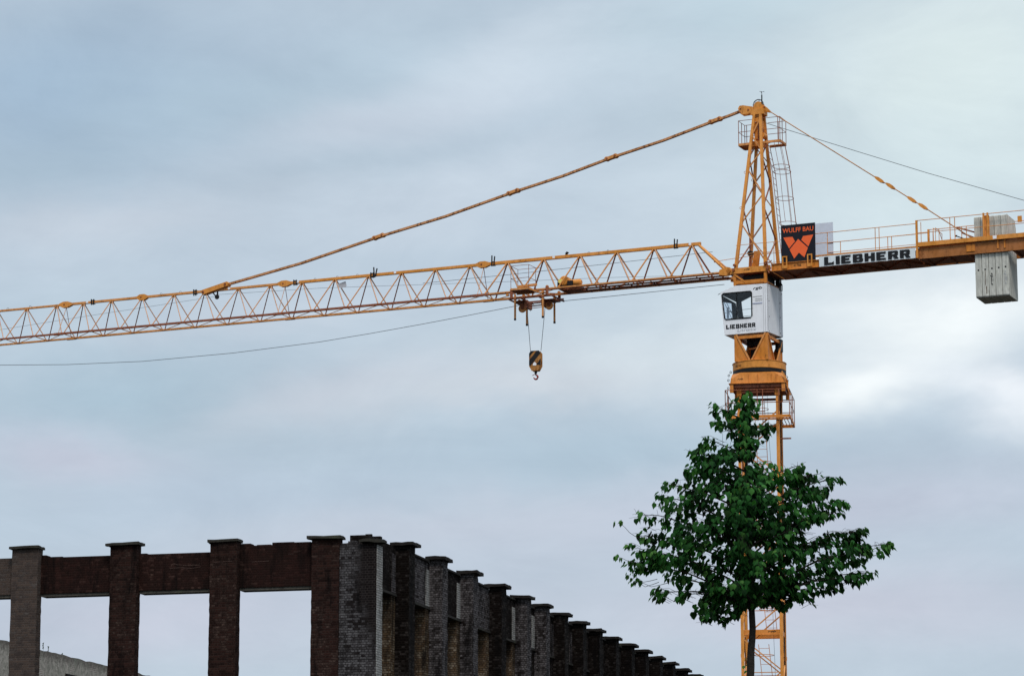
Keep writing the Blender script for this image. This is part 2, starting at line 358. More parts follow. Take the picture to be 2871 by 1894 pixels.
def empty(name, loc=(0, 0, 0), rz=0, **k):
    o = bpy.data.objects.new(name, None); col.objects.link(o); o.location = loc; o.rotation_euler = (0, 0, rz); o.empty_display_size = .3
    return tag(o, **k)
def text_mesh(name, s, mat, parent, origin, ex, width, height, shear=0.0, bold=0.0, out=.006, mirror=1):
    """lettering lying in the plane spanned by ex and world z, fitted to width x height, lower left at origin"""
    cu = bpy.data.curves.new('t', 'FONT'); cu.body = s; cu.size = 1; cu.offset = bold; cu.resolution_u = 3; cu.shear = shear
    ob = bpy.data.objects.new('t', cu); col.objects.link(ob)
    dg = bpy.context.evaluated_depsgraph_get(); dg.update()
    me = bpy.data.meshes.new_from_object(ob.evaluated_get(dg)); bpy.data.objects.remove(ob)
    xs = [v.co.x for v in me.vertices]; ys = [v.co.y for v in me.vertices]
    x0, x1, y0, y1 = min(xs), max(xs), min(ys), max(ys)
    ex = Vector(ex).normalized(); nr = ex.cross(Vector((0, 0, 1)))
    O = Vector(origin)
    for v in me.vertices:
        v.co = O + ex * ((v.co.x - x0) / (x1 - x0) * width) + Vector((0, 0, 1)) * ((v.co.y - y0) / (y1 - y0) * height) + nr * out
    me.materials.clear(); me.materials.append(mat); me.name = name
    o = bpy.data.objects.new(name, me); col.objects.link(o); o.parent = parent
    return o
# block letters for the heavy slab lettering (unit cell: x 0..1, y 0..1)
def _r(x0, x1, y0, y1): return [(x0, y0), (x1, y0), (x1, y1), (x0, y1)]
SLAB = {
 'L': [_r(0, .40, 0, 1), _r(.40, .95, 0, .27), [(.74, .27), (.95, .27), (.95, .42)]],
 'I': [_r(.0, .40, 0, 1)],
 'E': [_r(0, .40, 0, 1), _r(.40, .92, 0, .24), _r(.40, .80, .39, .61), _r(.40, .92, .76, 1)],
 'B': [_r(0, .38, 0, 1), _r(.38, .62, 0, .22), _r(.38, .62, .40, .60), _r(.38, .62, .78, 1), [(.62, 0), (.88, 0), (1, .12), (1, .42), (.90, .5), (.62, .5)], [(.62, .5), (.86, .5), (.94, .6), (.94, .9), (.84, 1), (.62, 1)]],
 'H': [_r(0, .38, 0, 1), _r(.62, 1, 0, 1), _r(.38, .62, .37, .63)],
 'R': [_r(0, .38, 0, 1), _r(.38, .62, .38, .58), _r(.38, .62, .78, 1), [(.62, .38), (.86, .38), (.96, .48), (.96, .9), (.84, 1), (.62, 1)], [(.46, .38), (.82, .38), (1.04, 0), (.62, 0)]],
}
def slab_text(name, s, mat, parent, origin, ex, width, height, out=.006):
    ex = Vector(ex).normalized(); nr = ex.cross(Vector((0, 0, 1))); mb = MB()
    wid = [(.53 if ch == 'I' else 1.13) for ch in s]; tot = sum(wid) - .12; k = width / tot; x = 0
    for ch, w in zip(s, wid):
        for i, poly in enumerate(SLAB[ch]):
            pts = [Vector(origin) + ex * ((x + p[0]) * k) + Vector((0, 0, p[1] * height)) + nr * (out + .0006 * i) for p in poly]
            mb.add(pts, [tuple(range(len(pts)))])
        x += w
    return mb.build(name, mat, parent, fix=False)

# ------------------------------------------------------------------ ground
gm = MB(); gm.add([(-1500, -300, 0), (1500, -300, 0), (1500, 3500, 0), (-1500, 3500, 0)], [(0, 1, 2, 3)])
tag(gm.build('ground', M['ground']), kind='structure')

# ================================================================== THE RUIN
# local frame: x to the right along the front, y back along the long wall, z up from the ground
TH = 0.24977
ruin = empty('ruined_factory', (-5.307, 95, 0), -TH, label='roofless brick factory shell with rows of capped pillars, dark with soot', cat='ruin')
Z = 1.6
rr = random.Random(3)
def brick_block(mb, x0, x1, y0, y1, z0, z1): mb.box(x0, x1, y0, y1, z0, z1)
def rough_cap(x0, x1, y0, y1, z, t, mat, parent, seed, dz=.012):
    """a chipped stone slab"""
    r2 = random.Random(seed * 7 + 1); mb = MB(); tx = r2.uniform(-.022, .022); ty = r2.uniform(-.025, .025); x0 += r2.uniform(-.03, .03); x1 += r2.uniform(-.04, .02); y0 += r2.uniform(-.02, .03)
    bm = bmesh.new(); bmesh.ops.create_cube(bm, size=1)
    bmesh.ops.subdivide_edges(bm, edges=bm.edges[:], cuts=3, use_grid_fill=True)
    for v in bm.verts:
        p = v.co
        q = Vector(((x0 + x1) / 2 + p.x * (x1 - x0), (y0 + y1) / 2 + p.y * (y1 - y0), z - t / 2 + p.z * t))
        n = mnoise.noise_vector(q * 6 + Vector((seed * 3.1, 0, 0)))
        n2 = mnoise.noise(q * 2.1 + Vector((seed, 4, 0)))
        v.co = q + n * .026 + Vector((0, 0, n2 * dz + (q.x - x0) * tx + (q.y - y0) * ty))
    bm.verts.index_update(); mb.add([v.co[:] for v in bm.verts], [[v.index for v in f.verts] for f in bm.faces]); bm.free()
    return mb.build('cap_stone', mat, parent)
def brick_column(x0, x1, y0, y1, z0, z1, seed, amp=.008, step=.15):
    """shaft whose corners wander a little, as worn brickwork does"""
    r2 = random.Random(seed); mb = MB(); n = int((z1 - z0) / step) + 1; vs = []; fs = []
    for i in range(n + 1):
        z = z0 + (z1 - z0) * i / n
        for (x, y) in ((x0, y0), (x1, y0), (x1, y1), (x0, y1)):
            vs.append((x + r2.uniform(-amp, amp), y + r2.uniform(-amp, amp), z))
    for i in range(n):
        for k in range(4): fs.append((i * 4 + k, i * 4 + (k + 1) % 4, i * 4 + 4 + (k + 1) % 4, i * 4 + 4 + k))
    fs.append((3, 2, 1, 0)); fs.append(tuple(n * 4 + k for k in range(4)))
    return mb.add(vs, fs)
def loose_bricks(mb, x0, x1, y0, y1, z, seed, n, along='x'):
    r2 = random.Random(seed)
    for i in range(n):
        L = r2.choice([.11, .22, .22, .34]); h = .068 * r2.choice([1, 1, 1, 2])
        if along == 'x':
            x = r2.uniform(x0, x1 - L); y = r2.uniform(y0, max(y0, y1 - .2)); mb.box(x, x + L, y, y + .2, z - .01, z + h)
        else:
            y = r2.uniform(y0, y1 - L); x = r2.uniform(x0, max(x0, x1 - .2)); mb.box(x, x + .2, y, y + L, z - .01, z + h)
# --- front pillars
FS = 3.303
for k in range(0, 5):
    xr = -FS * k; xl = xr - .88
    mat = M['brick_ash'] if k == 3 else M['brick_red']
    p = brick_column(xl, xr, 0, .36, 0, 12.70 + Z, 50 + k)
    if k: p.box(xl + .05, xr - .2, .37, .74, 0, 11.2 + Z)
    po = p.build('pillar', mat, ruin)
    if k == 3: po['label'] = 'ash grey front pillar, paler than its red neighbours'
    if k == 0: po['label'] = 'red brick corner pillar'
    rough_cap(xl - .10, xr + .07, -.11, .46, 12.785 + Z, .085, M['capstone'], po, k + 1)
# --- front beams
tops = {1: 12.60, 2: 12.44, 3: 12.44, 4: 12.46}
for k in range(1, 5):
    x0 = -FS * k + .002; x1 = -FS * (k - 1) - .882
    if k == 4: x0 -= .0
    zt = tops[k] + Z
    bmb = MB(); bmb.box(x0, x1, .26, .70, 11.30 + Z, zt)
    loose_bricks(bmb, x0, x1, .27, .6, zt, 90 + k, {1: 0, 2: 0, 3: 0, 4: 0}[k])
    for (ba, bb, bh) in {1: [(.02, .34, .07), (1.05, 1.75, .075), (1.75, 2.30, .06), (.55, 1.0, .02)], 2: [(.0, .22, .03)], 3: [(0, .16, .08), (.16, .7, .02)], 4: []}[k]: bmb.box(x0 + ba, x0 + bb, .27, .62, zt - .004, zt + bh)
    bo = bmb.build('wall_beam', M['brick_red2'] if k < 4 else M['brick_ash'], ruin)
    lb = MB(); lb.box(x0, x1, .30, .78, 11.215 + Z, 11.298 + Z)
    lb.build('lintel', M['lintel'], bo)
# joint scars: pale mortar step cracks on the two right beams
sc = MB()
def crack(pts, y):
    sc.tube([(a, y, b + Z) for a, b in pts], .005, 4)
crack([(-4.62, 12.12), (-4.62, 12.06), (-4.95, 12.06)], .257); crack([(-1.30, 12.42), (-1.30, 12.36), (-1.55, 12.36), (-1.55, 12.30), (-1.72, 12.30), (-1.72, 12.27)], .257)
crack([(-5.55, 12.05), (-5.48, 12.12), (-5.35, 12.08), (-5.05, 12.05), (-4.62, 12.04)], .257); crack([(-5.6, 11.97), (-5.2, 11.99), (-4.9, 11.95), (-4.58, 11.99)], .257)
crack([(-4.08, 12.16), (-4.08, 12.08), (-3.45, 12.10)], -.006); crack([(-2.9, 12.09), (-2.35, 12.10)], .257)
sc.pieces('mortar_crack', plain('pale_mortar', (.10, .062, .052), .9), ruin)
# --- corner block
cb = brick_column(.003, 1.20, .05, .60, 0, 12.50 + Z, 71, .010)
loose_bricks(cb, .02, .62, .06, .5, 12.49 + Z, 5, 12)
cbo = cb.build('corner_block', M['brick_corner'], ruin); cbo['label'] = 'white stained corner block between the two pillar caps'
wh = brick_column(1.203, 1.222, .03, .59, 0, 12.46 + Z, 73, .004); wh.build('lime_washed_edge', M['brick_white'], cbo)
rough_cap(.62, 1.36, -.10, .70, 12.64 + Z, .09, M['capstone'], cbo, 21, .07)
# --- long side wall: pilasters, piers, spandrels
YS = [3.6, 7.52, 11.39, 15.29, 18.97, 21.92, 24.92, 28.02, 30.95, 34.02, 37.05, 39.95, 42.95, 45.85, 48.75, 51.7, 54.6, 57.5]
prev = .60
first = {0: 'soot black pilaster, second from the corner', 1: 'grey washed pilaster with a notch below its cap'}
for i, y in enumerate(YS):
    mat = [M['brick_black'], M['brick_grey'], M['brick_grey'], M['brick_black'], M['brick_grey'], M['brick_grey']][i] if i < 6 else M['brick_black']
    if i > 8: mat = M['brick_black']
    d = .66 if i < 5 else .60
    x1 = 1.20
    mb = brick_column(.742, x1, y, y + d, 0, 12.92 + Z, 100 + i, .011)
    if i == 1: pass
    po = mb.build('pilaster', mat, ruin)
    if i in first: po['label'] = first[i]
    rough_cap(.62, x1 + .15, y - .14, y + d + .14, 13.03 + Z - (.0 if i else .03), .105, M['capdark'], po, 30 + i, .02)
    pier = brick_column(.05, .736, y - .42, y + d + .42, 0, 11.30 + Z, 150 + i, .006)
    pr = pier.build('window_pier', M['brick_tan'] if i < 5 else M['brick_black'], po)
    # spandrel between the previous pilaster and this one
    sp = MB(); ztop = (12.86 if i == 0 else 12.83) + Z
    ya, yb = prev + .002, y - .002
    sp.box(.16, .74, ya, yb, 11.36 + Z, ztop)
    if i < 2: loose_bricks(sp, .3, .74, ya, yb, ztop, 200 + i, 10, 'y')
    # raised pale jamb strip at the far end of the panel
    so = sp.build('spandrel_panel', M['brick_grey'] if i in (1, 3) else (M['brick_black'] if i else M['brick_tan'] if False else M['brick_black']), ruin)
    stp = MB(); stp.box(.742, .762, yb - .42, yb - .01, 11.38 + Z, ztop - .25)
    if i < 8: stp.build('pale_jamb_strip', M['brick_white'] if i in (1, 2, 4, 5) else M['brick_grey'], so)
    ln = MB(); ln.box(.20, .80, ya, yb, 11.28 + Z, 11.355 + Z); ln.build('lintel', M['lintel_dark'], so)
    if i > 0:
        cp = MB(); cp.box(.10, .80, ya, yb, ztop + .002, ztop + .075, .012); cp.build('coping', M['capdark'], so)
    prev = y + d

# --- opposite long wall of the hall, seen through the front
lw = empty('plastered_wall', (-5.307, 95, 0), -TH, label='pale patchy plastered wall seen low at left through the brick pillars', cat='wall')
wmb = MB(); n = 120; vs = []; fs = []
for i in range(n + 1):
    y = 14 + 50 * i / n; zt = 12.44 + Z + .05 * mnoise.noise(Vector((y * 1.3, 0, 0))) + .03 * mnoise.noise(Vector((y * 6, 3, 0)))
    vs += [(-21.5, y, 0), (-21.5, y, zt), (-22.0, y, zt), (-22.0, y, 0)]
for i in range(n):
    for k in range(3): fs.append((i * 4 + k, (i + 1) * 4 + k, (i + 1) * 4 + k + 1, i * 4 + k + 1))
fs += [(0, 1, 2, 3), (n * 4 + 3, n * 4 + 2, n * 4 + 1, n * 4)]
wmb.add(vs, fs); wo = wmb.build('wall', M['plaster'], lw)
lg = MB(); lg.box(-21.49, -21.42, 30.5, 46, 11.62 + Z, 11.70 + Z); lg.build('ledge', M['capdark'], lw)
for (wy, h, sd_) in ((28.35, .34, 1), (28.9, .2, 2), (30.4, .08, 3)):
    r2 = random.Random(sd_); wd = MB(); b0 = Vector((-21.6, wy, 12.43 + Z))
    wd.tube([b0, b0 + Vector((0, .01, h * .5)), b0 + Vector((0, -.03, h))], .006, 5, .003)
    for q in range(int(h * 60)):
        t = r2.uniform(.2, 1); p = b0 + Vector((0, -.02 * t, h * t)); dd = Vector((0, r2.uniform(-1, 1), r2.uniform(.1, .9))).normalized() * r2.uniform(.03, .07)
        wd.add([p, p + dd + Vector((.02, 0, .012)), p + dd * 1.5, p + dd - Vector((.02, 0, .012))], [(0, 1, 2, 3)])
    o = wd.build('wall_weed', plain('dry_weed_green', (.06, .08, .05), .8), None, None, 0)
    o.matrix_world = Matrix.Translation((-5.307, 95, 0)) @ Matrix.Rotation(-TH, 4, 'Z')
    tag(o, {1: 'tallest thin weed growing on top of the plastered wall', 2: 'shorter weed beside the tallest one on the plastered wall', 3: 'tiny weed low on the plastered wall top, right of the other two'}[sd_], 'weed', 'weeds on the wall top')

# ================================================================== THE CRANE
crane = empty('tower_crane', (9.2975, 115.0, 0), R(-23.6), label='yellow tower crane with white cab standing behind the tree', cat='crane')
W0 = (0, 0, 1.6)      # part meshes are drawn in metres above eye height
MR = R(23.6 - 9.5)    # the fixed mast is turned against the slewed top
def part(mb, name, mat, parent=crane, rot=0):
    return mb.build(name, mat, parent, W0 if parent is crane else None, rot)
Yl, Yf, Or, Br, Pk, Dk = M['yellow'], M['yellow_fade'], M['orange'], M['brown'], M['pink'], M['dark']

# --- mast
mast = part(MB().box(-1.6, 1.6, -1.6, 1.6, -1.6, -1.2), 'mast_foot', M['concrete'], crane, MR)
A = .715
for sx in (-1, 1):
    for sy in (-1, 1):
        lm = MB()
        # angle section legs
        lm.box(sx * (A - .06), sx * (A + .06), sy * (A + .045), sy * (A + .06), -1.2, 21.05)
        lm.box(sx * (A + .045), sx * (A + .06), sy * (A - .06), sy * (A + .044), -1.2, 21.05)
        lm.box(sx * (A - .05), sx * (A + .03), sy * (A - .05), sy * (A + .03), -1.2, 21.05)
        for w in (20.0, 17.6, 15.2, 12.78, 11.0, 8.6):
            lm.box(sx * (A + .06), sx * (A + .075), sy * (A - .05), sy * (A + .05), w - .10, w + .02)
        lm.build('mast_leg', Yl, mast)
wr = [20.05 - 2.42 * k for k in range(9)]
def mb_brace(a, b, r=.028, mat=Yf, name='mast_brace'):
    MB().bar(a, b, r * 2, r * 1.6).build(name, mat, mast)
for k, w in enumerate(wr):
    for (sy, off) in ((-1, 0), (1, -.12)):
        mb_brace((A, sy * A, w + off), (-A, sy * A, w - 1.2 + off))
        if k: mb_brace((-A, sy * A, wr[k - 1] - 1.2 + off), (A, sy * A, w + .03 + off))
    if k in (3, 4, 1, 2):
        for sy in (-1, 1): mb_brace((-A, sy * A, w - .03), (A, sy * A, w - .03), .017)
    for sx in (-1, 1):
        mb_brace((sx * A, -A, w - .9), (sx * A, A, w - 2.0), .024)
        if k: mb_brace((sx * A, A, wr[k - 1] - 2.0), (sx * A, -A, w - .9), .024)
for w in (11.82, 4.6):
    bp = MB()
    for sy in (-1, 1):
        bp.box(-A + .05, A - .05, sy * (A + .01) - .006, sy * (A + .01) + .006, w - .085, w + .085); bp.box(-A + .05, A - .05, sy * A - .04, sy * A + .02, w - .115, w - .087)
    for sx in (-1, 1): bp.box(sx * (A + .01) - .006, sx * (A + .01) + .006, -A + .05, A - .05, w - .085, w + .085)
    jp = bp.build('junction_plate', Or, mast)
    if w > 10: text_mesh('lettering', 'rgb', M['ink_brown'], jp, (.22, -A - .018, w - .035), (1, 0, 0), .30, .09, .25, .02)
# ladder runs with hoops
for (xa, wa, xb, wb) in ((-.05, 20.6, .12, 16.6), (-.28, 17.5, -.02, 15.0), (.05, 14.6, .30, 11.9), (-.02, 11.45, .30, 8.2), (-.3, 8.4, 0, 5)):
    ld = MB()
    ld.bar((xa - .19, .15, wa), (xb - .19, .15, wb), .035, .02); ld.bar((xa + .19, .15, wa), (xb + .19, .15, wb), .035, .02)
    nr_ = int((wa - wb) / .28)
    for q in range(nr_):
        t = (q + .5) / nr_; x = xa + (xb - xa) * t; w = wa + (wb - wa) * t
        ld.bar((x - .19, .15, w), (x + .19, .15, w), .014)
    ldo = ld.build('ladder', Or, mast)
    hp = MB(); nh = max(2, int((wa - wb) / 1.0))
    for q in range(nh):
        t = (q + .4) / nh; x = xa + (xb - xa) * t; w = wa + (wb - wa) * t
        hp.tube([(x + .36 * math.cos(a), .15 - .30 + .36 * math.sin(a), w) for a in [2 * math.pi * i / 18 for i in range(18)]], .011, 5, closed=True)
    hp.pieces('ladder_hoop', Or, ldo)
cbm = MB(); cbm.tube([(.25, .3, 20.8), (.30, .3, 19.0), (.42, .3, 17.0), (.3, .3, 14), (.35, .3, 11.6), (.45, .3, 8)], .006, 5); cbm.tube([(A + .0, A - .12, 21.0), (A + .01, A - .1, 15), (A, A - .11, 8), (A, A - .1, 0)], .022, 6)
cbm.build('supply_cable', M['black_rubber'], mast)
# --- platform round the mast
pf = MB(); P = 1.19
for q in range(20):
    x = -P + .06 + q * .12
    for s_ in (-1, 1):
        pf.box(x, x + .02, s_ * (P - .03), s_ * .84, 19.76, 19.785)
        if abs(x) < .80 - .02: continue
        pf.box(x, x + .02, -.83, .83, 19.76, 19.785)
for s_ in (-1, 1):
    pf.box(-P, P, s_ * P - .02, s_ * P + .02, 19.70, 19.81); pf.box(s_ * P - .02, s_ * P + .02, -P + .021, P - .021, 19.70, 19.81)
    pf.box(-P + .03, P - .03, s_ * .80 - .02, s_ * .80 + .02, 19.69, 19.75)
pfo = part(pf, 'work_platform', Or, crane, MR)
rl = MB()
for w in (20.77, 20.28):
    rl.tube([(-P, -P, w), (P, -P, w), (P, P, w), (-P, P, w), (-P, -P, w)][0:5], .017, 6)
for (x, y) in ((-P, -P), (-.0, -P), (P, -P), (P, P), (0, P), (-P, P), (P, -.35), (P, .35), (-P, .1), (-P + .09, -P), (.2, -P), (P - .12, P), (P - .4, -P)):
    rl.tube([(x, y, 19.8), (x, y, 20.77)], .017, 6)
rl.build('railing', Br, pfo)
MB().bar((A, -.3, 19.05), (A + .45, -.3, 19.05), .05).build('bracket_arm', Br, pfo)
# --- fixed collar below the slewing ring
cl_ = MB()
def frust(mb, hx0, w0, hx1, w1):
    vs = [(sx * hx0, sy * hx0, w0) for sx, sy in ((-1, -1), (1, -1), (1, 1), (-1, 1))] + [(sx * hx1, sy * hx1, w1) for sx, sy in ((-1, -1), (1, -1), (1, 1), (-1, 1))]
    mb.add(vs, [(3, 2, 1, 0), (4, 5, 6, 7), (0, 1, 5, 4), (1, 2, 6, 5), (2, 3, 7, 6), (3, 0, 4, 7)])
oc = lambda r, ch, w: [(x, y, w) for x, y in ((-r + ch, -r), (r - ch, -r), (r, -r + ch), (r, r - ch), (r - ch, r), (-r + ch, r), (-r, r - ch), (-r, -r + ch))]
v1 = oc(1.02, .06, 21.06); v2 = oc(1.0, .10, 21.26); v3 = oc(.97, .36, 21.47)
cl_.add(v1 + v2 + v3, [(7, 6, 5, 4, 3, 2, 1, 0), tuple(range(16, 24))] + [(i, (i + 1) % 8, (i + 1) % 8 + 8, i + 8) for i in range(8)] + [(i + 8, (i + 1) % 8 + 8, (i + 1) % 8 + 16, i + 16) for i in range(8)])
cl_.box(-1.07, 1.07, -1.07, 1.07, 21.035, 21.058)
clo = part(cl_, 'mast_collar', Or, crane, MR)
MB().box(-1.03, 1.03, -1.03, 1.03, 21.022, 21.033).build('collar_shade_plate', M['brown'], clo)  # thin brown sheet that paints the shade under the collar
rb = MB()
for x in (-.32, .02, .52, .70):
    rb.box(x - .01, x + .01, -1.035, -.99, 21.062, 21.40)
for y in (-.5, 0, .5): rb.box(.99, 1.035, y - .01, y + .01, 21.062, 21.40)
rb.pieces('stiffener_rib', Or, clo)
stp = MB()
for sx in (-1, 1):
    for sy in (-1, 1):
        stp.box(sx * 1.03, sx * .90, sy * 1.03, sy * .90, 20.72, 21.033); stp.box(sx * .80, sx * .62, sy * .80, sy * .62, 20.62, 21.033)
MB().box(-.96, .96, -.96, .96, 20.90, 21.020).build('collar_shade_band', M['brown'], clo)  # brown box added as the dark band of shade below the collar
stp.pieces('collar_foot', Or, clo)
for sy in (-1, 1): MB().box(-.6, .6, sy * .80 - .03, sy * .80 + .03, 20.72, 20.78).build('foot_beam', M['brown'], clo)  # beams coloured brown to carry the shade under the collar
lug = MB()
for (x, w) in ((-1.07, 21.38), (-1.09, 21.2), (-1.10, 20.90), (-1.0, 21.5), (1.09, 21.25), (1.11, 21.12)):
    lug.tube([(x + .035 * math.cos(a), -.9, w + .04 * math.sin(a)) for a in [2 * math.pi * i / 10 for i in range(10)]], .012, 5, closed=True)
lug.pieces('lifting_eye', Dk, clo)
sl = MB(); sl.bar((.92, -1.04, 21.46), (1.08, -1.04, 21.16), .05, .05); sl.bar((1.06, -.8, 21.05), (1.20, -.8, 20.6), .06, .05); sl.build('brace_strut', Yf, clo)
text_mesh('lettering', 'rgb', M['ink_brown'], clo, (-.74, -1.012, 21.17), (1, 0, 0), .21, .085, .25, .02)
# --- slewing ring and its drum
MB().lathe([(0, 21.48), (.97, 21.48), (1.0, 21.50), (1.0, 21.64), (0, 21.64)], n=48).build('slewing_ring', M['black_rubber'], crane, W0)
dr = MB().lathe([(0, 21.642), (.985, 21.642), (1.0, 21.66), (1.0, 21.92), (1.02, 21.925), (1.02, 21.945), (0, 21.945)], n=56).build('slewing_drum', Yl, crane, W0)
def arc_text(s, a0, w0, h, rad, span, parent):
    for k, ch in enumerate(s):
        a = a0 + span * k
        text_mesh('stencilled_digit', ch, M['ink_brown'], parent, (rad * math.sin(a) - .02, -rad * math.cos(a), w0), (math.cos(a), math.sin(a), 0), .045, h, 0, .02)
arc_text('41786', R(30), 21.77, .09, 1.0, R(4.2), dr); arc_text('41786', R(-42), 21.74, .09, 1.0, R(4.2), dr)
# --- turntable frame (between drum and cab) and posts up to the jib platform
UL, UR, VN = -.63, .58, .80
tf = MB()
for u in (UL, UR):
    for v in (-VN, VN):
        if (u, v) != (UL, -VN): tf.box(u - .055, u + .055, v - .055, v + .055, 21.95, 22.97)
tfo = part(MB().box(UL - .055, UL + .055, -VN - .055, -VN + .055, 21.95, 22.97), 'turntable_frame', Or)
tf.pieces('corner_post', Or, tfo)
gs = MB()
for v in (-VN, VN):
    s_ = -1 if v < 0 else 1; yy = v + s_ * .03
    gs.prism([(UL + .05, 21.95), (-.08, 21.95), (UL + .05, 22.98)], (0, yy, 0), (1, 0, 0), (0, 0, 1), (0, s_ * .012, 0))
    gs.prism([(.0, 21.95), (UR - .05, 21.95), (UR - .05, 22.98)], (0, yy, 0), (1, 0, 0), (0, 0, 1), (0, s_ * .012, 0))
for u in (UL, UR):
    s_ = -1 if u < 0 else 1; xx = u + s_ * .03
    gs.prism([(-VN + .05, 21.95), (-.12, 21.95), (-VN + .05, 22.9)], (xx, 0, 0), (0, 1, 0), (0, 0, 1), (s_ * .012, 0, 0))
    gs.prism([(.12, 21.95), (VN - .05, 21.95), (VN - .05, 22.9)], (xx, 0, 0), (0, 1, 0), (0, 0, 1), (s_ * .012, 0, 0))
gs.pieces('gusset_plate', Or, tfo)
fl = MB()
for v in (-VN, VN):
    y = v + (-.06 if v < 0 else .06)
    fl.bar((UL + .03, y, 22.97), (-.08, y, 21.96), .06, .035, (0, 1, 0)); fl.bar((UR - .03, y, 22.97), (.0, y, 21.96), .06, .035, (0, 1, 0))
for u in (UL, UR):
    x = u + (-.06 if u < 0 else .06)
    fl.bar((x, -VN + .03, 22.9), (x, -.12, 21.96), .035, .06, (1, 0, 0)); fl.bar((x, VN - .03, 22.9), (x, .12, 21.96), .035, .06, (1, 0, 0))
fl.pieces('gusset_flange', Yf, tfo)
tb = MB()
for v in (-VN, VN): tb.box(UL + .056, UR - .056, v - .04, v + .04, 22.80, 22.91); tb.bar((UL + .4, v * .6, 22.45), (UR - .2, v * .6, 22.5), .04)
for u in (UL, UR): tb.box(u - .04, u + .04, -VN + .056, VN - .056, 22.80, 22.91)
tb.pieces('cross_beam', Or, tfo)
MB().lathe([(0, 21.95), (.20, 21.95), (.20, 22.5), (.24, 22.5), (.24, 22.95), (0, 22.95)], (-.1, .1, 0), 20).build('slewing_motor', Br, tfo)
MB().lathe([(0, 21.95), (.14, 21.95), (.14, 22.75), (0, 22.75)], (.25, .35, 0), 16).build('slewing_motor', Dk, tfo)
hs = MB()
r5 = random.Random(5)
for i in range(9):
    a = Vector((r5.uniform(-.4, .5), r5.uniform(-.5, .6), 22.9)); b = Vector((r5.uniform(-.3, .4), r5.uniform(-.3, .5), 22.0)); m_ = (a + b) / 2 + Vector((r5.uniform(-.2, .2), 0, .1))
    hs.tube([a, m_, b], .014, 5)
for i in range(10):
    v0 = r5.uniform(.0, .75); hs.tube([(.62, v0, 25.25), (.66 + r5.uniform(0, .1), v0 + r5.uniform(-.2, .2), 25.1), (.62, v0 + r5.uniform(-.1, .3), 24.9)], .016, 5)
hs.box(-.40, .30, -.25, .45, 22.62, 22.95); hs.box(-.3, .05, -.1, .3, 22.2, 22.62); hs.box(.45, .66, .55, .85, 22.5, 22.97); hs.box(.50, .66, .55, .80, 24.85, 25.27)  # black boxes among the hoses, added to darken the interior like shade
hs.pieces('hose_and_shade_box', M['black_rubber'], tfo)
# --- cabin
CN, CF = -.885, .93
cabp = [(-1.20, 24.63), (-.60, 24.84), (.64, 24.82), (.64, 22.985), (-1.06, 22.985)]
win = [(-1.10, 24.575), (.00, 24.575), (.04, 24.53), (.04, 23.63), (.00, 23.575), (-.99, 23.575), (-1.035, 23.62), (-1.135, 24.54)]
cab = MB()
def cpt(u, w, v):   # far side sits slightly higher, as the cab floor slopes
    return (u, v, w + (.10 * (v - CN) / (CF - CN) if u > .6 else .05 * (v - CN) / (CF - CN)))
def ringface(mb, outer, inner, v):
    bm = bmesh.new(); vo = [bm.verts.new(cpt(p[0], p[1], v)) for p in outer]; vi = [bm.verts.new(cpt(p[0], p[1], v)) for p in inner]
    es = [bm.edges.new((vo[i], vo[(i + 1) % len(vo)])) for i in range(len(vo))] + [bm.edges.new((vi[i], vi[(i + 1) % len(vi)])) for i in range(len(vi))]
    bmesh.ops.triangle_fill(bm, edges=es, use_beauty=True); bm.verts.index_update()
    mb.add([v_.co[:] for v_ in bm.verts], [[x.index for x in f.verts] for f in bm.faces]); bm.free()
for t in (0, .035):
    ringface(cab, cabp, win, CN + t)
winf2 = [(-1.0, 24.56), (-.62, 24.72), (-.52, 24.72), (-.42, 24.2), (-.48, 24.0), (-.56, 23.92), (-.90, 23.92), (-.94, 24.0)]
for v_ in (CF, CF - .035): ringface(cab, cabp, winf2, v_)
for i in range(5):
    if i == 4: continue          # the slanting front is glazed
    a, b = cabp[i], cabp[(i + 1) % 5]
    cab.add([cpt(*a, CN), cpt(*b, CN), cpt(*b, CF), cpt(*a, CF)], [(0, 1, 2, 3)])
# front: sill and pillars
a, b = cabp[4], cabp[0]
def fr(t): return (a[0] + (b[0] - a[0]) * t, a[1] + (b[1] - a[1]) * t)
for (t0, t1, v0, v1) in ((0, .14, CN, CF), (.95, 1, CN, CF), (.14, .95, CN, CN + .06), (.14, .95, CF - .06, CF)):
    p, q = fr(t0), fr(t1); cab.add([cpt(*p, v0), cpt(*q, v0), cpt(*q, v1), cpt(*p, v1)], [(0, 1, 2, 3)])
cabo = cab.build('cabin', M['white'], crane, W0, fix=False)
inn = MB()   # dark lining: ceiling, back partition, floor
inn.add([(.10, CN + .04, 23.0), (.16, CN + .04, 24.78), (.16, CF - .04, 24.80), (.10, CF - .04, 23.0)], [(0, 1, 2, 3)])
inn.add([(-1.17, CN + .04, 24.61), (-.6, CN + .04, 24.80), (.6, CN + .04, 24.79), (.6, CF - .04, 24.84), (-.6, CF - .04, 24.84), (-1.17, CF - .04, 24.66)], [(0, 1, 4, 5), (1, 2, 3, 4)])
inn.add([(-.95, CN + .04, 23.06), (.6, CN + .04, 23.06), (.6, CF - .04, 23.06), (-.95, CF - .04, 23.06)], [(0, 1, 2, 3)])
ringface(inn, [(-1.17, 24.61), (-.60, 24.79), (.14, 24.79), (.14, 23.05), (-1.05, 23.05)], winf2, CF - .05)
inn.build('cabin_lining', plain('dark_cabin_lining', (.11, .125, .135), .7), cabo, fix=False)
wf_ = MB()
ctr = Vector((sum(p[0] for p in win) / 8, 0, sum(p[1] for p in win) / 8))
wf_.tube([(p[0], CN - .006, p[1]) for p in win], .026, 6, closed=True)
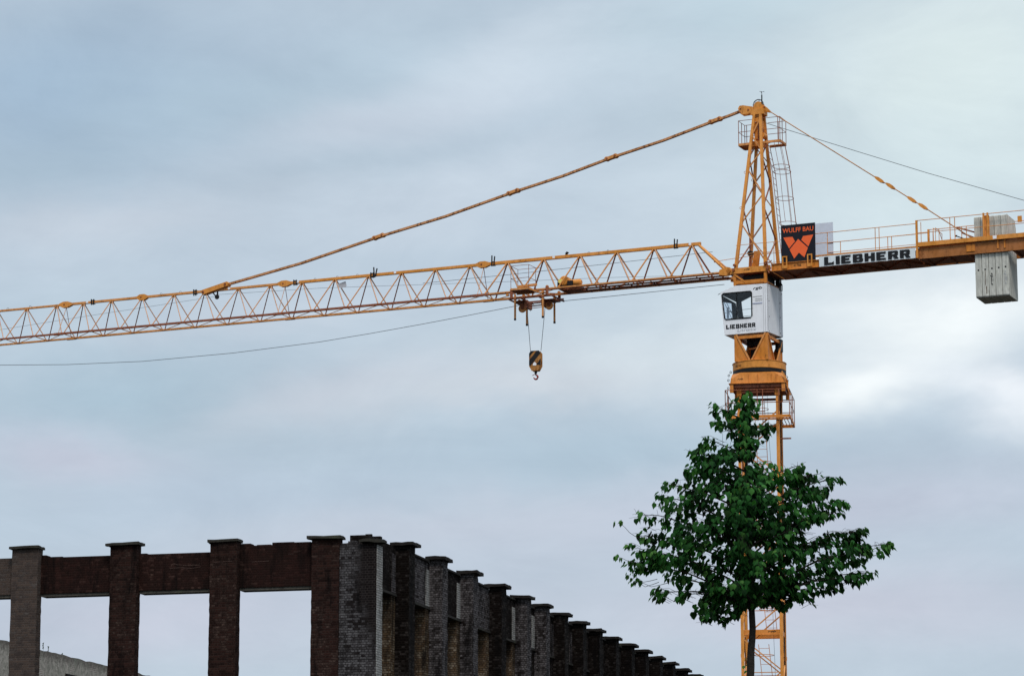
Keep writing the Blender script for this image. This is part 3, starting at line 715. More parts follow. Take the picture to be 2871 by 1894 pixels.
wf_.bar((-.565, CN - .004, 24.575), (-.545, CN - .004, 23.575), .028, .02, (0, 1, 0))
wfo = wf_.build('window_frame', M['black_rubber'], cabo)
gl = MB(); gl.add([(p[0], CN + .012, p[1]) for p in win], [tuple(range(8))]); gl.build('window_pane', M['glass'], cabo, fix=False)
gl = MB(); p, q = fr(.14), fr(.95); gl.add([(p[0], CN + .09, p[1]), (q[0], CN + .09, q[1]), (q[0], CF - .09, q[1]), (p[0], CF - .09, p[1])], [(0, 1, 2, 3)]); gl.build('front_pane', M['glass'], cabo, fix=False)
st_ = MB(); st_.box(-1.02, -.94, -.72, -.66, 23.66, 24.08, .03); st_.box(-1.02, -.90, -.70, -.5, 23.4, 23.55, .02); st_.build('control_console', plain('grey_console', (.18, .22, .28), .5), cabo)
rl2 = MB(); rl2.bar((-1.0, .86, 24.28), (-.4, .86, 24.30), .012); rl2.bar((-1.0, .86, 24.02), (-.4, .86, 24.03), .012); rl2.bar((-1.12, -.3, 24.05), (-1.12, .8, 24.15), .014); rl2.bar((-1.14, -.5, 24.4), (-1.06, .7, 23.6), .014); rl2.pieces('guard_bar', M['grey_metal'], cabo)
sg = MB()
for (v, dw) in ((-.80, 0), (.55, 0), (.72, 0)): sg.box(.641, .648, v - .008, v + .008, 23.02 + .05, 24.83 + .05)
for u in (.50, .575): sg.box(u - .005, u + .005, CN - .004, CN, 23.0, 24.82)
sg.pieces('panel_seam', plain('seam_grey', (.32, .32, .34), .6), cabo)
scw = MB()
for v, ws_ in ((-.66, (23.05, 23.6, 24.2, 24.78)), (.62, (23.2, 23.8, 24.35, 24.85)), (.86, (23.15, 24.75))):
    for w in ws_: scw.lathe([(0, .642), (.018, .642), (.018, .655), (0, .655)], (0, v, w), 8, 'x')
scw.pieces('panel_bolt', M['grey_metal'], cabo)
vt = MB()
for (w, u0, c_) in ((24.36, .08, 0), (24.27, .18, 0), (24.20, .18, 0)): vt.box(u0, .46, CN - .010, CN - .002, w - .008, w + .008)
vt.pieces('vent_slot', plain('vent_grey', (.42, .41, .40), .6), cabo)
MB().box(.08, .46, CN - .012, CN - .002, 24.075, 24.115).build('blue_strip', plain('faded_blue_print', (.36, .38, .50), .6), cabo)
slab_text('lettering', 'LIEBHERR', M['ink'], cabo, (-.99, CN, 23.20), (1, 0, 0), 1.17, .165)
text_mesh('lettering', 'Litronic', M['ink_grey'], cabo, (-.54, CN, 23.065), (1, 0, 0), .74, .115, .15, -.008)
text_mesh('lettering', 'rgb', M['ink'], cabo, (.10, CN, 24.60), (1, 0, 0), .36, .135, .25, .012)
MB().bar((-1.3, CN + .02, 24.56), (-1.2, CN + .02, 24.6), .02).build('cab_lamp_bracket', M['grey_metal'], cabo)
# --- jib platform beams (between jib and counter jib)
pb = MB()
for v in (-.84, .84):
    s_ = -1 if v < 0 else 1
    pb.box(-.85, .78, v - .03, v + .03, 25.30, 25.52)
    pb.box(-.72, .72, v + s_ * .031, v + s_ * .045, 25.30, 25.33)
for u in (-.72, -.1, .55): pb.box(u - .05, u + .05, -.808, .808, 25.32, 25.45)
pb.box(-.85, .78, -.80, .80, 25.30, 25.315)
pbo = part(pb, 'slewing_platform', Yl)
sb = MB(); sb.box(UL + .057, UR - .057, -.87, -.81, 24.90, 25.02); sb.bar((UL, -.86, 25.27), (UL + .42, -.86, 24.95), .06, .04, (0, 1, 0)); [sb.box(u - .055, u + .055, v - .055, v + .055, 24.86, 25.28) for u in (UL, UR) for v in (-VN, VN)]; sb.box(UL - .05, UR + .05, -.72, .72, 24.88, 24.95); sb.build('support_beam', Or, pbo)
text_mesh('lettering', 'rgb', M['ink_brown'], pbo, (-.26, -.871, 25.38), (1, 0, 0), .24, .085, .25, .02)
MB().box(-.40, .48, -.55, .55, 24.97, 25.26).build('motor_and_shade_box', Dk, pbo); MB().box(-.84, .77, -.79, .79, 25.286, 25.298).build('underside_shade_plate', M['brown'], pbo)  # black box for motor and shaded gap; brown plate paints shade below
fin_ = MB(); fin_.prism([(-.42, 25.5), (-.05, 25.5), (.06, 26.35), (-.20, 26.35), (-.24, 25.95)], (0, .15, 0), (1, 0, 0), (0, 0, 1), (0, .03, 0)); fin_.build('fin_plate', Or, pbo)
MB().box(-.40, -.34, .2, .26, 25.55, 26.9).build('stand_post', Br, pbo)
fl_ = MB(); fl_.lathe([(0, 0), (.10, 0), (.12, .16), (0, .18)], (-.36, .12, 26.28), 14, 'y'); fl_.build('flood_lamp', Dk, pbo)
lb_ = MB()
for u in (-.86, .70):
    for q in range(2):
        lb_.lathe([(0, -.92), (.085, -.92), (.085, -.76), (0, -.76)], (u, 0, 25.42), 16, 'y')
lb_.prism([(-1.32, 25.36), (-1.30, 25.54), (-1.0, 25.64), (-.86, 25.60), (-.78, 25.34), (-.95, 25.28)], (0, -.70, 0), (1, 0, 0), (0, 0, 1), (0, .05, 0))
lb_.prism([(-1.32, 25.36), (-1.30, 25.54), (-1.0, 25.64), (-.86, 25.60), (-.78, 25.34), (-.95, 25.28)], (0, .62, 0), (1, 0, 0), (0, 0, 1), (0, .05, 0))
lb_.pieces('pivot_lug', Yl, pbo)
pn = MB()
for (u, w) in ((-.62, 25.62), (-.66, 25.44), (.60, 25.58), (.70, 25.40)): pn.lathe([(0, -.95), (.05, -.95), (.05, -.78), (0, -.78)], (u, 0, w), 12, 'y')
pn.tube([(.66, -.9, 25.62), (.72, -.95, 25.5), (.68, -.9, 25.35), (.76, -.92, 25.2)], .022, 6); pn.tube([(.6, -.92, 25.66), (.78, -.95, 25.6), (.86, -.9, 25.68)], .02, 6)
pn.pieces('pivot_pin', Br, pbo)
pr_ = MB()
for v in (-.90, .90):
    for w in (26.02, 26.38): pr_.tube([(-.55, v, w), (1.2, v, w)], .011, 5)
    for u in (-.5, .95): pr_.tube([(u, v, 25.5), (u, v, 26.38)], .012, 5)
pr_.tube([(-1.6, -.3, 25.98), (.6, -.3, 26.12)], .012, 5); pr_.lathe([(0, -.02), (.035, -.02), (.035, .02), (0, .02)], (-1.62, -.3, 25.98), 8, 'x')
pr_.build('railing', Yf, pbo)

# --- tower head
hd = part(MB().box(-.10, .40, -.24, .24, 31.58, 31.80).box(-.02, .32, -.16, .16, 31.80, 31.98), 'tower_head', Yl)
TOPU, TOPV = (.03, .27), .20
def legpt(su, sv, w):
    t = (w - 25.5) / (31.65 - 25.5); u0 = UL + .03 if su < 0 else UR; u1 = TOPU[0] if su < 0 else TOPU[1]
    return Vector((u0 + (u1 - u0) * t, sv * (VN + (TOPV - VN) * t), w))
for su in (-1, 1):
    for sv in (-1, 1):
        MB().bar(legpt(su, sv, 25.45), legpt(su, sv, 31.65), .115, .115, (0, 1, 0), .10).build('head_leg', Yl, hd)
def hb(a, b, r=.05, mat=Yf): MB().bar(a, b, r, r * .8).build('head_brace', mat, hd)
for sv, sh in ((-1, 0), (1, -.35)):
    seq = [(1, 31.45), (-1, 30.75), (1, 30.12), (-1, 29.42), (1, 28.38), (-1, 27.28), (1, 25.7)]
    for (s1, w1), (s2, w2) in zip(seq[:-1], seq[1:]): hb(legpt(s1, sv, min(31.5, w1 + sh if w1 > 26 else w1)), legpt(s2, sv, max(25.6, w2 + sh)), .052, Yf if sv < 0 else Pk)
for su in (-1, 1):
    seq = [(-1, 31.2), (1, 30.55), (-1, 29.9), (1, 29.0), (-1, 27.9), (1, 26.8), (-1, 25.6)]
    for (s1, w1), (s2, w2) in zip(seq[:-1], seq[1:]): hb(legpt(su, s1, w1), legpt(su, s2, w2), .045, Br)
tp = MB(); tp.box(.02, .30, -.19, -.17, 31.30, 31.58); tp.box(.02, .30, .17, .19, 31.30, 31.58)
tp.build('head_plate', Yl, hd)
text_mesh('lettering', 'rgb', M['ink_brown'], hd, (.02, -.20, 31.46), (1, 0, 0), .17, .07, .25, .03)
ip = MB(); ip.box(.00, .12, -.15, .16, 30.62, 31.3); ip.box(.24, .30, -.05, .25, 30.8, 31.35); ip.box(-.08, .30, -.2, .2, 30.35, 30.55); ip.build('rope_guide_plate', Or, hd)
MB().lathe([(0, -.26), (.11, -.26), (.11, .1), (0, .1)], (.34, 0, 30.75), 16, 'y').build('guide_roller', Yl, hd)
shv = MB(); cx_, cw_ = .12, 32.02
shv.tube([(cx_ + .20 * math.cos(a), 0, cw_ + .20 * math.sin(a)) for a in [2 * math.pi * i / 26 for i in range(26)]], .022, 6, closed=True)
for i in range(6):
    a = math.pi * i / 3 + .3; shv.bar((cx_, 0, cw_), (cx_ + .19 * math.cos(a), 0, cw_ + .19 * math.sin(a)), .03, .02)
shv.lathe([(0, -.05), (.05, -.05), (.05, .05), (0, .05)], (cx_, 0, cw_), 12, 'y')
shv.build('sheave', M['grey_metal'], hd)
# (front tie lug, rear tie lug)
lg_ = MB()
for v in (-.13, .10):
    lg_.prism([(-.62, 31.80), (-.66, 31.92), (-.60, 32.02), (-.46, 32.03), (-.10, 31.94), (.02, 31.90), (.02, 31.66), (-.12, 31.68), (-.50, 31.66), (-.57, 31.72)], (0, v, 0), (1, 0, 0), (0, 0, 1), (0, .03, 0))
    lg_.prism([(.30, 31.66), (.30, 31.98), (.44, 31.90), (.60, 31.72), (.56, 31.68), (.42, 31.72)], (0, v, 0), (1, 0, 0), (0, 0, 1), (0, .03, 0))
    lg_.prism([(0, 31.8), (.34, 31.8), (.30, 32.06), (.14, 32.10), (.02, 32.02)], (0, v - (.06 if v < 0 else -.06), 0), (1, 0, 0), (0, 0, 1), (0, .02, 0))
lg_.pieces('tie_lug', Yl, hd)
pnn = MB()
for (u, w) in ((-.56, 31.90), (-.58, 31.76), (-.24, 31.83), (.14, 31.92), (.40, 31.86)): pnn.lathe([(0, -.16), (.032, -.16), (.032, .16), (0, .16)], (u, 0, w), 10, 'y')
pnn.pieces('tie_pin', Br, hd)
an = MB(); an.tube([(.30, -.1, 31.95), (.30, -.1, 32.36)], .024, 6); an.tube([(.30, -.1, 32.36), (.30, -.1, 32.5)], .010, 6)
for a in (0, 2.1, 4.2): an.tube([(.30, -.1, 32.48), (.30 + .08 * math.cos(a), -.1 + .08 * math.sin(a), 32.48)], .006, 5); an.lathe([(0, 0), (.022, .01), (0, .035)], (.30 + .085 * math.cos(a), -.1 + .085 * math.sin(a), 32.465), 8)
an.build('wind_gauge', Dk, hd)
# head platform with railing (wraps the head, wider toward the counter jib)
HU0, HU1, HN, HF, HW = -.64, 1.02, -.16, .56, 30.47
hp_ = MB(); hp_.box(HU0, -.22, HN, HF, HW, HW + .03); hp_.box(.42, HU1, HN, -.02, HW, HW + .03); hp_.box(.42, HU1, HF - .14, HF, HW, HW + .03)
for v in (HN, HF): hp_.box(HU0, -.05, v - .025, v + .025, HW - .04, HW + .05); hp_.box(.36, HU1, v - .025, v + .025, HW - .04, HW + .05)
hp_.box(HU0 - .025, HU0 + .025, HN + .026, HF - .026, HW - .04, HW + .05); hp_.box(HU1 - .025, HU1 + .025, HN + .026, HF - .026, HW - .04, HW + .05)
hpo = hp_.build('head_platform', Yf, hd)
hr = MB()
for w in (HW + .95, HW + .50): hr.tube([(0, HF, w), (HU0, HF, w), (HU0, HN, w), (0, HN, w)], .012, 5); hr.tube([(.35, HN, w), (HU1, HN, w), (HU1, HF, w), (.3, HF, w)], .012, 5)
for (u, v) in ((HU0, HN), (HU0, HF), (HU0, .2), (HU0 + .08, HF), (HU1, HN), (HU1, HF), (HU1, .12), (.72, HF), (HU1 - .08, HN)): hr.tube([(u, v, HW), (u, v, HW + .95)], .014, 5)
hr.build('railing', Br, hpo)
# ladder with cage on the counter jib side
la = MB(); pA, pB, pC = Vector((.50, 0, 30.35)), Vector((.70, 0, 29.3)), Vector((1.02, 0, 25.9))
for v in (-.18, .18): la.tube([pA + Vector((0, v, 0)), pB + Vector((0, v, 0)), pC + Vector((0, v, 0))], .014, 5)
for i in range(15):
    t = i / 14; p = pB.lerp(pC, t); la.tube([p + Vector((0, -.18, 0)), p + Vector((0, .18, 0))], .009, 5)
for i in range(4):
    p = pA.lerp(pB, i / 4); la.tube([p + Vector((0, -.18, 0)), p + Vector((0, .18, 0))], .009, 5)
lao = la.build('ladder', Br, hd)
cg = MB(); hoops = [(30.38, .50), (29.50, .66), (29.28, .70), (28.24, .79), (27.26, .89)]
for w, u in hoops: cg.tube([(u + .33 + .33 * math.cos(a), .36 * math.sin(a), w) for a in [2 * math.pi * i / 20 for i in range(20)]], .011, 5, closed=True)
for a in (0, .75, -.75, 1.5, -1.5):
    cg.tube([(u + .33 + .33 * math.cos(a), .36 * math.sin(a), w) for w, u in hoops], .009, 5)
cg.build('safety_cage', Br, lao)
ey = MB()
for (su, sv, w) in ((-1, -1, 29.3), (-1, -1, 27.9), (-1, 1, 29.2), (-1, 1, 27.7)):
    p = legpt(su, sv, w) + Vector((-.09, 0, 0)); ey.tube([p + Vector((.045 * math.cos(a), 0, .045 * math.sin(a))) for a in [2 * math.pi * i / 12 for i in range(12)]], .010, 5, closed=True)
ey.pieces('lifting_eye', Yf, hd)

# --- jib
TW, BWt, BV = 26.80, 25.46, .52
nodes = [-36.8, -35.3, -33.8, -32.36, -30.9, -29.6, -28.25, -26.79, -25.29, -23.84, -22.29, -20.82, -19.37, -17.89, -16.39, -14.93, -13.44, -11.94, -10.33, -8.79, -7.26, -5.73, -4.18, -2.64]
tc_ = MB(); segs = [(-37.2, -30.4, .082), (-30.4, -20.15, .098), (-20.15, -11.35, .112), (-11.35, -2.28, .122)]
jib = None
for (a, b, th) in segs:
    m_ = MB().box(a + .003, b, -th / 2, th / 2, TW - th / 2, TW + th / 2, .008)
    if jib is None: jib = part(m_, 'jib', Yf)
    else: m_.build('top_chord', Yl if a > -21 else Yf, jib)
def jr(u): return .0215 if u < -20.2 else (.025 if u < -11.4 else .032)
bn = [(a + b) / 2 for a, b in zip(nodes[:-1], nodes[1:])]
for v in (-BV, BV):
    m_ = MB()
    for (a, b, th) in ((-37.2, -30.4, .070), (-30.397, -20.15, .078), (-20.147, -11.35, .082), (-11.347, -1.15, .088)): m_.box(a, b, v - th / 2, v + th / 2, BWt - th / 2, BWt + th / 2)
    m_.build('bottom_chord', Br if v < 0 else Yf, jib)
if True:
    m_ = MB(); m_.box(-10.9, -1.2, -BV - .055, -BV - .046, BWt - .01, BWt + .04); m_.build('chord_flange', Yf, jib)
def jbrace(a, b, r, mat, name='diagonal_brace'): MB().tube([a, b], r, 6).build(name, mat, jib)
for i, u in enumerate(nodes):
    r = jr(u); T = Vector((u, 0, TW - .05))
    for j in (i - 1, i):
        if 0 <= j < len(bn):
            for v in (-BV, BV):
                off = .035 if j == i else -.035
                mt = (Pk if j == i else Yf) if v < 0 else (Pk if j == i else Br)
                jbrace(T + Vector((off, v * .05, 0)), (bn[j] - off * 1.6, v, BWt + .03), r, mt)
for v in (-BV, BV):
    jbrace((-2.62, v * .05, TW - .05), (-1.95, v, BWt + .03), .034, Pk if v < 0 else Br)
    jbrace((-2.34, v * .06, TW - .06), (-1.12, v, BWt + .10), .05, Yl if v < 0 else Yf, 'root_strut')
gp = MB()
for i, u in enumerate(nodes): gp.prism([(u - .12, TW - .04), (u + .12, TW - .04), (u + .07, TW - .13), (u - .07, TW - .13)], (0, -.012, 0), (1, 0, 0), (0, 0, 1), (0, .024, 0))
gp.pieces('node_plate', Yl, jib)
for i, u in enumerate(bn + [-1.9]):
    MB().tube([(u, -BV, BWt), (u, BV, BWt)], .018, 6).build('cross_brace', Yf, jib)
    if i + 1 < len(bn):
        u2 = bn[i + 1]; MB().tube([(u, BV, BWt - .01), (u2, -BV, BWt - .01)], .015, 6).build('cross_brace', Yf, jib)
        if u > -11: MB().tube([(u, -BV, BWt - .02), (u2, BV, BWt - .02)], .015, 6).build('cross_brace', Br, jib)
for u in (-30.45, -26.77, -20.17, -11.38):
    m_ = MB(); sc_ = .8 if u == -26.77 else 1.0
    m_.prism([(u - .30 * sc_, TW - .05), (u - .30 * sc_, TW + .05), (u - .12, TW + .12), (u + .10, TW + .12), (u + .30 * sc_, TW + .055), (u + .30 * sc_, TW - .055), (u + .10, TW - .13), (u - .12, TW - .13)], (0, -.07, 0), (1, 0, 0), (0, 0, 1), (0, .14, 0))
    jo = m_.build('chord_joint', Yl, jib)
    MB().lathe([(0, -.085), (.035, -.085), (.035, .085), (0, .085)], (u - .05, 0, TW), 10, 'y').build('joint_pin', Br, jo)
    if u != -26.77:
        for v in (-BV, BV): jbrace((u + .02, 0, TW - .12), (u - .02, v, BWt + .02), .013, Pk if v < 0 else Br)
        MB().box(u - .22, u + .22, -BV - .02, -BV + .02, BWt - .06, BWt + .05).box(u - .22, u + .22, BV - .02, BV + .02, BWt - .06, BWt + .05).build('chord_joint', Br, jib)
eb = MB()
for u in (-33.3, -32.2, -25.9, -25.0, -18.8, -17.8, -8.2 + 1.3, -6.1, -16.9):
    eb.tube([(u + .05 * math.cos(a), 0, TW + .05 + .055 * math.sin(a)) for a in [math.pi * i / 8 for i in range(9)]], .008, 5)
eb.pieces('lifting_eye', M['grey_metal'], jib)
wp = MB()
for u in (-29.4, -22.7, -19.55, -14.2 - 1.0, -8.2 - .15, -2.7): wp.box(u - .05, u + .05, -.064, .064, TW - .03, TW + .064)
wp.pieces('white_marker', M['white'], jib)
sg_ = MB(); sg_.prism([(-17.75, 26.60), (-17.45, 26.67), (-17.40, 26.46), (-17.66, 26.40), (-17.80, 26.48)], (0, .05, 0), (1, 0, 0), (0, 0, 1), (0, .01, 0)); sg_.build('warning_plate', plain('grey_plate', (.45, .45, .48), .5), jib)
fp = MB(); fp.box(-7.95, -1.2, -.30, -.06, BWt - .045, BWt - .03); fp.box(-7.95, -1.2, .06, .44, BWt - .045, BWt - .03); fp.box(-7.95, -7.2, -.06, .06, BWt - .045, BWt - .03)
for i in range(8):
    u = -7.9 + i * .93; fp.box(u, u + .04, -BV + .05, BV - .05, BWt - .07, BWt - .046)
fp.build('walkway_grating', Br, jib)
# black clamps on the top chord
for (u, up_, dn_, lean) in ((-29.12, .06, .12, 0), (-24.27, .05, .16, 0), (-19.66, .05, .12, 0), (-16.2, .05, .12, 0), (-3.28, .22, .10, .02), (-10.93, .26, .10, .02), (-14.75, .05, .0, 0)):
    m_ = MB()
    if u == -14.75: continue
    for d in (-.045, .045): m_.bar((u + d * 1.3 + lean, -.085, TW + .05 + up_ * (1 if d < 0 else .85)), (u + d, -.085, TW - .05 - dn_ * .7), .040, .04, (0, 1, 0))
    m_.box(u - .062, u + .062, -.08, .07, TW - .085, TW - .068); m_.box(u - .062, u + .062, -.07, .07, TW + .064, TW + .076)
    m_.build('rope_clamp', Dk, jib)
for u in (-15.85,):
    m_ = MB()
    m_.bar((-16.13, -.09, TW + .30), (-16.10, -.09, TW - .12), .045, .03, (0, 1, 0)); m_.bar((-15.98, -.09, TW + .24), (-16.06, -.09, TW - .1), .045, .03, (0, 1, 0)); m_.build('rope_clamp', Dk, jib)
# sheave under the tie lug
m_ = MB(); m_.lathe([(0, -.03), (.085, -.03), (.10, -.015), (.10, .015), (.085, .03), (0, .03)], (-23.28, 0, 26.52), 16, 'y'); m_.bar((-23.5, 0, 26.75), (-23.3, 0, 26.5), .04); m_.bar((-23.26, .0, 26.75), (-23.26, 0, 26.5), .05); m_.build('rope_pulley', Dk, jib)

# --- jib tie
tie_pts = [(-.60, 31.84), (-1.62, 31.585), (-5.92, 30.565), (-10.08, 29.60), (-15.95, 28.35), (-22.85, 26.985)]
tie = MB()
for a, b in zip(tie_pts[:-1], tie_pts[1:]):
    for v in (-.031, .031):
        mid = ((a[0] + b[0]) / 2, v, (a[1] + b[1]) / 2 - .012 * abs(a[0] - b[0]))
        tie.bar((a[0], v, a[1]), mid, .055, .085); tie.bar(mid, (b[0], v, b[1]), .055, .085)
tieo = part(tie, 'jib_tie', M['brown_tie'] if 'brown_tie' in M else paint('weathered_tie_paint', (.50, .22, .085), .85))
for (u, w) in tie_pts[1:-1]:
    dx, dz = -math.cos(R(13.3)), -math.sin(R(13.3)); ex = Vector((dx, 0, dz)); ez = Vector((-dz, 0, dx)) * -1
    m_ = MB(); m_.prism([(-.27, -.045), (-.2, -.075), (-.1, -.055), (.1, -.055), (.2, -.075), (.27, -.045), (.27, .05), (.2, .085), (.1, .06), (-.1, .06), (-.2, .085), (-.27, .05)], (u, -.10, w), ex, ez, (0, .20, 0))
    jo = m_.build('tie_joint', Yf, tieo)
    q = MB()
    for k in (-.17, .17): q.lathe([(0, -.13), (.04, -.13), (.04, .13), (0, .13)], (u + ex.x * k, 0, w + ex.z * k), 10, 'y')
    q.build('joint_pin', Br, jo)
m_ = MB(); ex = Vector((-(23.86 - 22.85), 0, -(26.985 - 26.75))).normalized(); ez = Vector((ex.z, 0, -ex.x))
m_.prism([(-.08, -.09), (1.10, -.10), (1.17, 0), (1.10, .10), (-.08, .09), (-.14, 0)], (-22.83, -.13, 26.99), ex, ez, (0, .26, 0)); lp = m_.build('tie_link_plate', Yl, tieo)
q = MB(); q.lathe([(0, -.16), (.05, -.16), (.05, .16), (0, .16)], (-22.85, 0, 26.985), 12, 'y'); q.lathe([(0, -.16), (.05, -.16), (.05, .16), (0, .16)], (-23.86, 0, 26.75), 12, 'y'); q.build('joint_pin', Br, lp)

# --- counter jib
cj = MB(); D = .78
for v in (-D, D):
    s_ = -1 if v < 0 else 1
    cj.box(.80, 6.44, v - .012, v + .012, 25.30, 25.545); cj.box(.80, 6.44, v - .06, v + .06, 25.547, 25.565); cj.box(.80, 6.44, v - .06, v + .06, 25.28, 25.298)
cjo = part(cj, 'counter_jib', Or)
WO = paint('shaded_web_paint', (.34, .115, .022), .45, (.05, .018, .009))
for v in (-D, D):
    s_ = -1 if v < 0 else 1; m_ = MB(); m_.box(6.45, 13.2, v - s_ * .10 - .04, v - s_ * .10 + .04, 25.26, 25.66); m_.build('web_plate', WO, cjo)
for (u0, u1, e_) in ((.82, 6.43, .07), (6.45, 8.5, .16), (9.95, 13.2, .16)): MB().box(u0, u1, -D + e_, D - e_, 25.292, 25.30).build('underside_shade_plate', M['brown'], cjo)  # brown puts the shade of the underside into the plate colour
cr = MB()
for u in (1.3, 2.2, 3.1, 4.0, 4.9, 5.8, 6.7, 7.6, 8.35, 10.05, 11.2, 12.3): cr.box(u - .03, u + .03, -D + .22, D - .22, 25.23, 25.29)
for i, (u0, u1) in enumerate(((1.3, 2.2), (2.2, 3.1), (3.1, 4.0), (4.0, 4.9), (4.9, 5.8), (5.8, 6.7), (6.7, 7.6))): cr.bar((u0, (-D + .2) * (1 if i % 2 else -1), 25.262), (u1, (D - .2) * (1 if i % 2 else -1), 25.262), .05, .05)
cr.pieces('underside_brace', Br, cjo)
for v in (-D, D):
    m_ = MB(); s_ = -1 if v < 0 else 1
    m_.box(6.47, 13.2, v - .05, v + .05, 25.715, 25.86); m_.box(6.47, 13.2, v - (.05 if s_ < 0 else .25), v + (.25 if s_ < 0 else .05), 25.70, 25.713); m_.build('walkway_edge', Yl, cjo)
    if v < 0:
        MB().box(9.32, 9.46, v - .054, v - .051, 25.73, 25.85).build('white_marker', M['white'], cjo)
        m_ = MB(); m_.box(8.30, 8.62, v + .03, v + .055, 25.36, 25.62); m_.box(9.45, 9.5, v + .03, v + .10, 25.38, 25.69); m_.box(9.7, 9.75, v + .03, v + .10, 25.38, 25.69); m_.pieces('side_plate', Or, cjo)
tbr = MB(); tbr.box(2.55, 6.44, -D - .05, -D + .05, 25.685, 25.735); tbr.build('toe_board', Yf, cjo)
dk_ = MB(); dk_.box(.9, 6.4, .40, D - .07, 25.57, 25.585); dk_.box(.9, 6.4, -D + .07, -.40, 25.57, 25.585); dk_.build('walkway_deck', M['grey_metal'], cjo)
rg = MB()
for v in (-D - .02, D + .02):
    rg.tube([(2.5, v, 26.56), (6.42, v, 26.58)], .014, 5); rg.tube([(2.5, v, 26.18), (6.42, v, 26.18)], .012, 5)
    for u in (3.02, 4.87, 5.02): rg.tube([(u, v, 25.56), (u, v, 26.57)], .015, 5)
    rg.tube([(6.47, v, 26.69), (13.1, v, 26.70)], .015, 5); rg.tube([(6.47, v, 26.22), (13.1, v, 26.22)], .013, 5)
    for u in (7.72, 7.90, 10.9, 12.6): rg.tube([(u, v, 25.86), (u, v, 26.69)], .016, 5)
    for u in (6.62, 7.3): rg.tube([(u, v, 25.86), (u, v, 26.3 if u > 7 else 26.62)], .013, 5)
rg.tube([(7.0, -.5, 25.9), (7.0, -.5, 26.42), (7.05, .5, 26.42), (7.05, .5, 25.9)], .013, 5)
rg.tube([(7.16, -D, 25.86), (7.16, -D, 26.36), (7.16, -.3, 26.36), (7.2, .2, 25.9)], .012, 5)
rg.tube([(8.62, -.3, 26.35), (8.62, -.3, 25.9)], .016, 5)
rg.build('handrail', Yf, cjo)
ps = MB(); ps.box(6.42, 6.49, -D - .05, -D + .03, 25.28, 26.70); ps.box(6.42, 6.49, D - .03, D + .05, 25.28, 26.70)
for u in (8.98, 9.13): ps.box(u - .03, u + .03, -D - .03, -D + .03, 25.71, 26.74)
ps.box(8.93, 9.18, -D + .04, -D + .06, 25.73, 26.66)
ps.box(10.25, 10.40, -D - .03, -D + .03, 26.28, 26.5)
ps.pieces('rail_post', Yl, cjo)
sl_ = MB(); sl_.tube([(7.85, -.4, 26.06), (8.35, -.1, 25.88)], .02, 6); sl_.lathe([(0, -.03), (.035, -.03), (.035, .03), (0, .03)], (7.84, -.4, 26.07), 8, 'x'); sl_.build('lamp_arm', Dk, cjo)
# brackets and stencil on the near beam
for u in (1.36, 2.34):
    m_ = MB(); y = -D - .07
    m_.box(u - .10, u - .055, y - .03, y, 25.33, 25.80); m_.box(u + .055, u + .10, y - .03, y, 25.33, 25.80); m_.box(u - .055, u + .055, y - .03, y, 25.755, 25.80); m_.box(u - .055, u + .055, y - .03, y, 25.33, 25.44); m_.build('sign_bracket', Yl, cjo)
text_mesh('stencilled_digit', '41786', M['ink_brown'], cjo, (1.68, -D - .013, 25.38), (1, 0, 0), .30, .09, 0, .015)
# banner
bn_ = MB(); vs = []; fs = []; n_ = 40
for i in range(n_ + 1):
    u = 2.70 + 3.70 * i / n_; d_ = .006 * math.sin(i * .9) + .004 * math.sin(i * 2.3)
    vs += [(u, -D - .075 + d_, 25.275 + .004 * math.sin(i * 1.3)), (u, -D - .075 + d_ * .4, 25.665)]
for i in range(n_): fs.append((i * 2, i * 2 + 2, i * 2 + 3, i * 2 + 1))
bn_.add(vs, fs); bn_.box(2.70, 6.40, -D - .068, -D - .062, 25.28, 25.66)
bno = part(bn_, 'banner', M['banner']); bno['label'] = 'long white banner with black lettering on the counter jib'
slab_text('lettering', 'LIEBHERR', M['ink'], bno, (2.90, -D - .088, 25.312), (1, 0, 0), 3.32, .312)
# sign boards
so_ = MB().box(1.22, 2.56, -D - .055, -D - .035, 25.56, 26.99); sgo = part(so_, 'sign_board', M['black_board']); sgo['label'] = 'square black sign board with orange lettering and a large orange W'
y = -D - .055
text_mesh('lettering', 'WULFF BAU', M['orange_print'], sgo, (1.285, y, 26.69), (1, 0, 0), 1.21, .175, 0, .014)
def sgp(pts):
    out = []
    for (px, py) in pts:
        xn = (px - 1150) / 578; yn = (py - (570 - 50 * xn)) / (615 + 15 * xn); out.append((1.22 + 1.34 * xn, 26.99 - 1.43 * yn))
    return out
W_ = MB()
for pts in ([(1190, 768), (1345, 757), (1386, 832), (1285, 948)], [(1440, 795), (1602, 942), (1540, 1103), (1448, 1022), (1368, 1120), (1293, 970)], [(1525, 747), (1696, 725), (1610, 922), (1494, 812)]):
    W_.prism(sgp(pts), (0, y - .008, 0), (1, 0, 0), (0, 0, 1), (0, .006, 0))
W_.build('w_emblem', M['orange_print'], sgo)
bk = part(MB().box(1.75, 2.73, D + .04, D + .06, 26.05, 27.35), 'sign_board', M['white_board']); bk['label'] = 'blank pale grey board behind the black one'
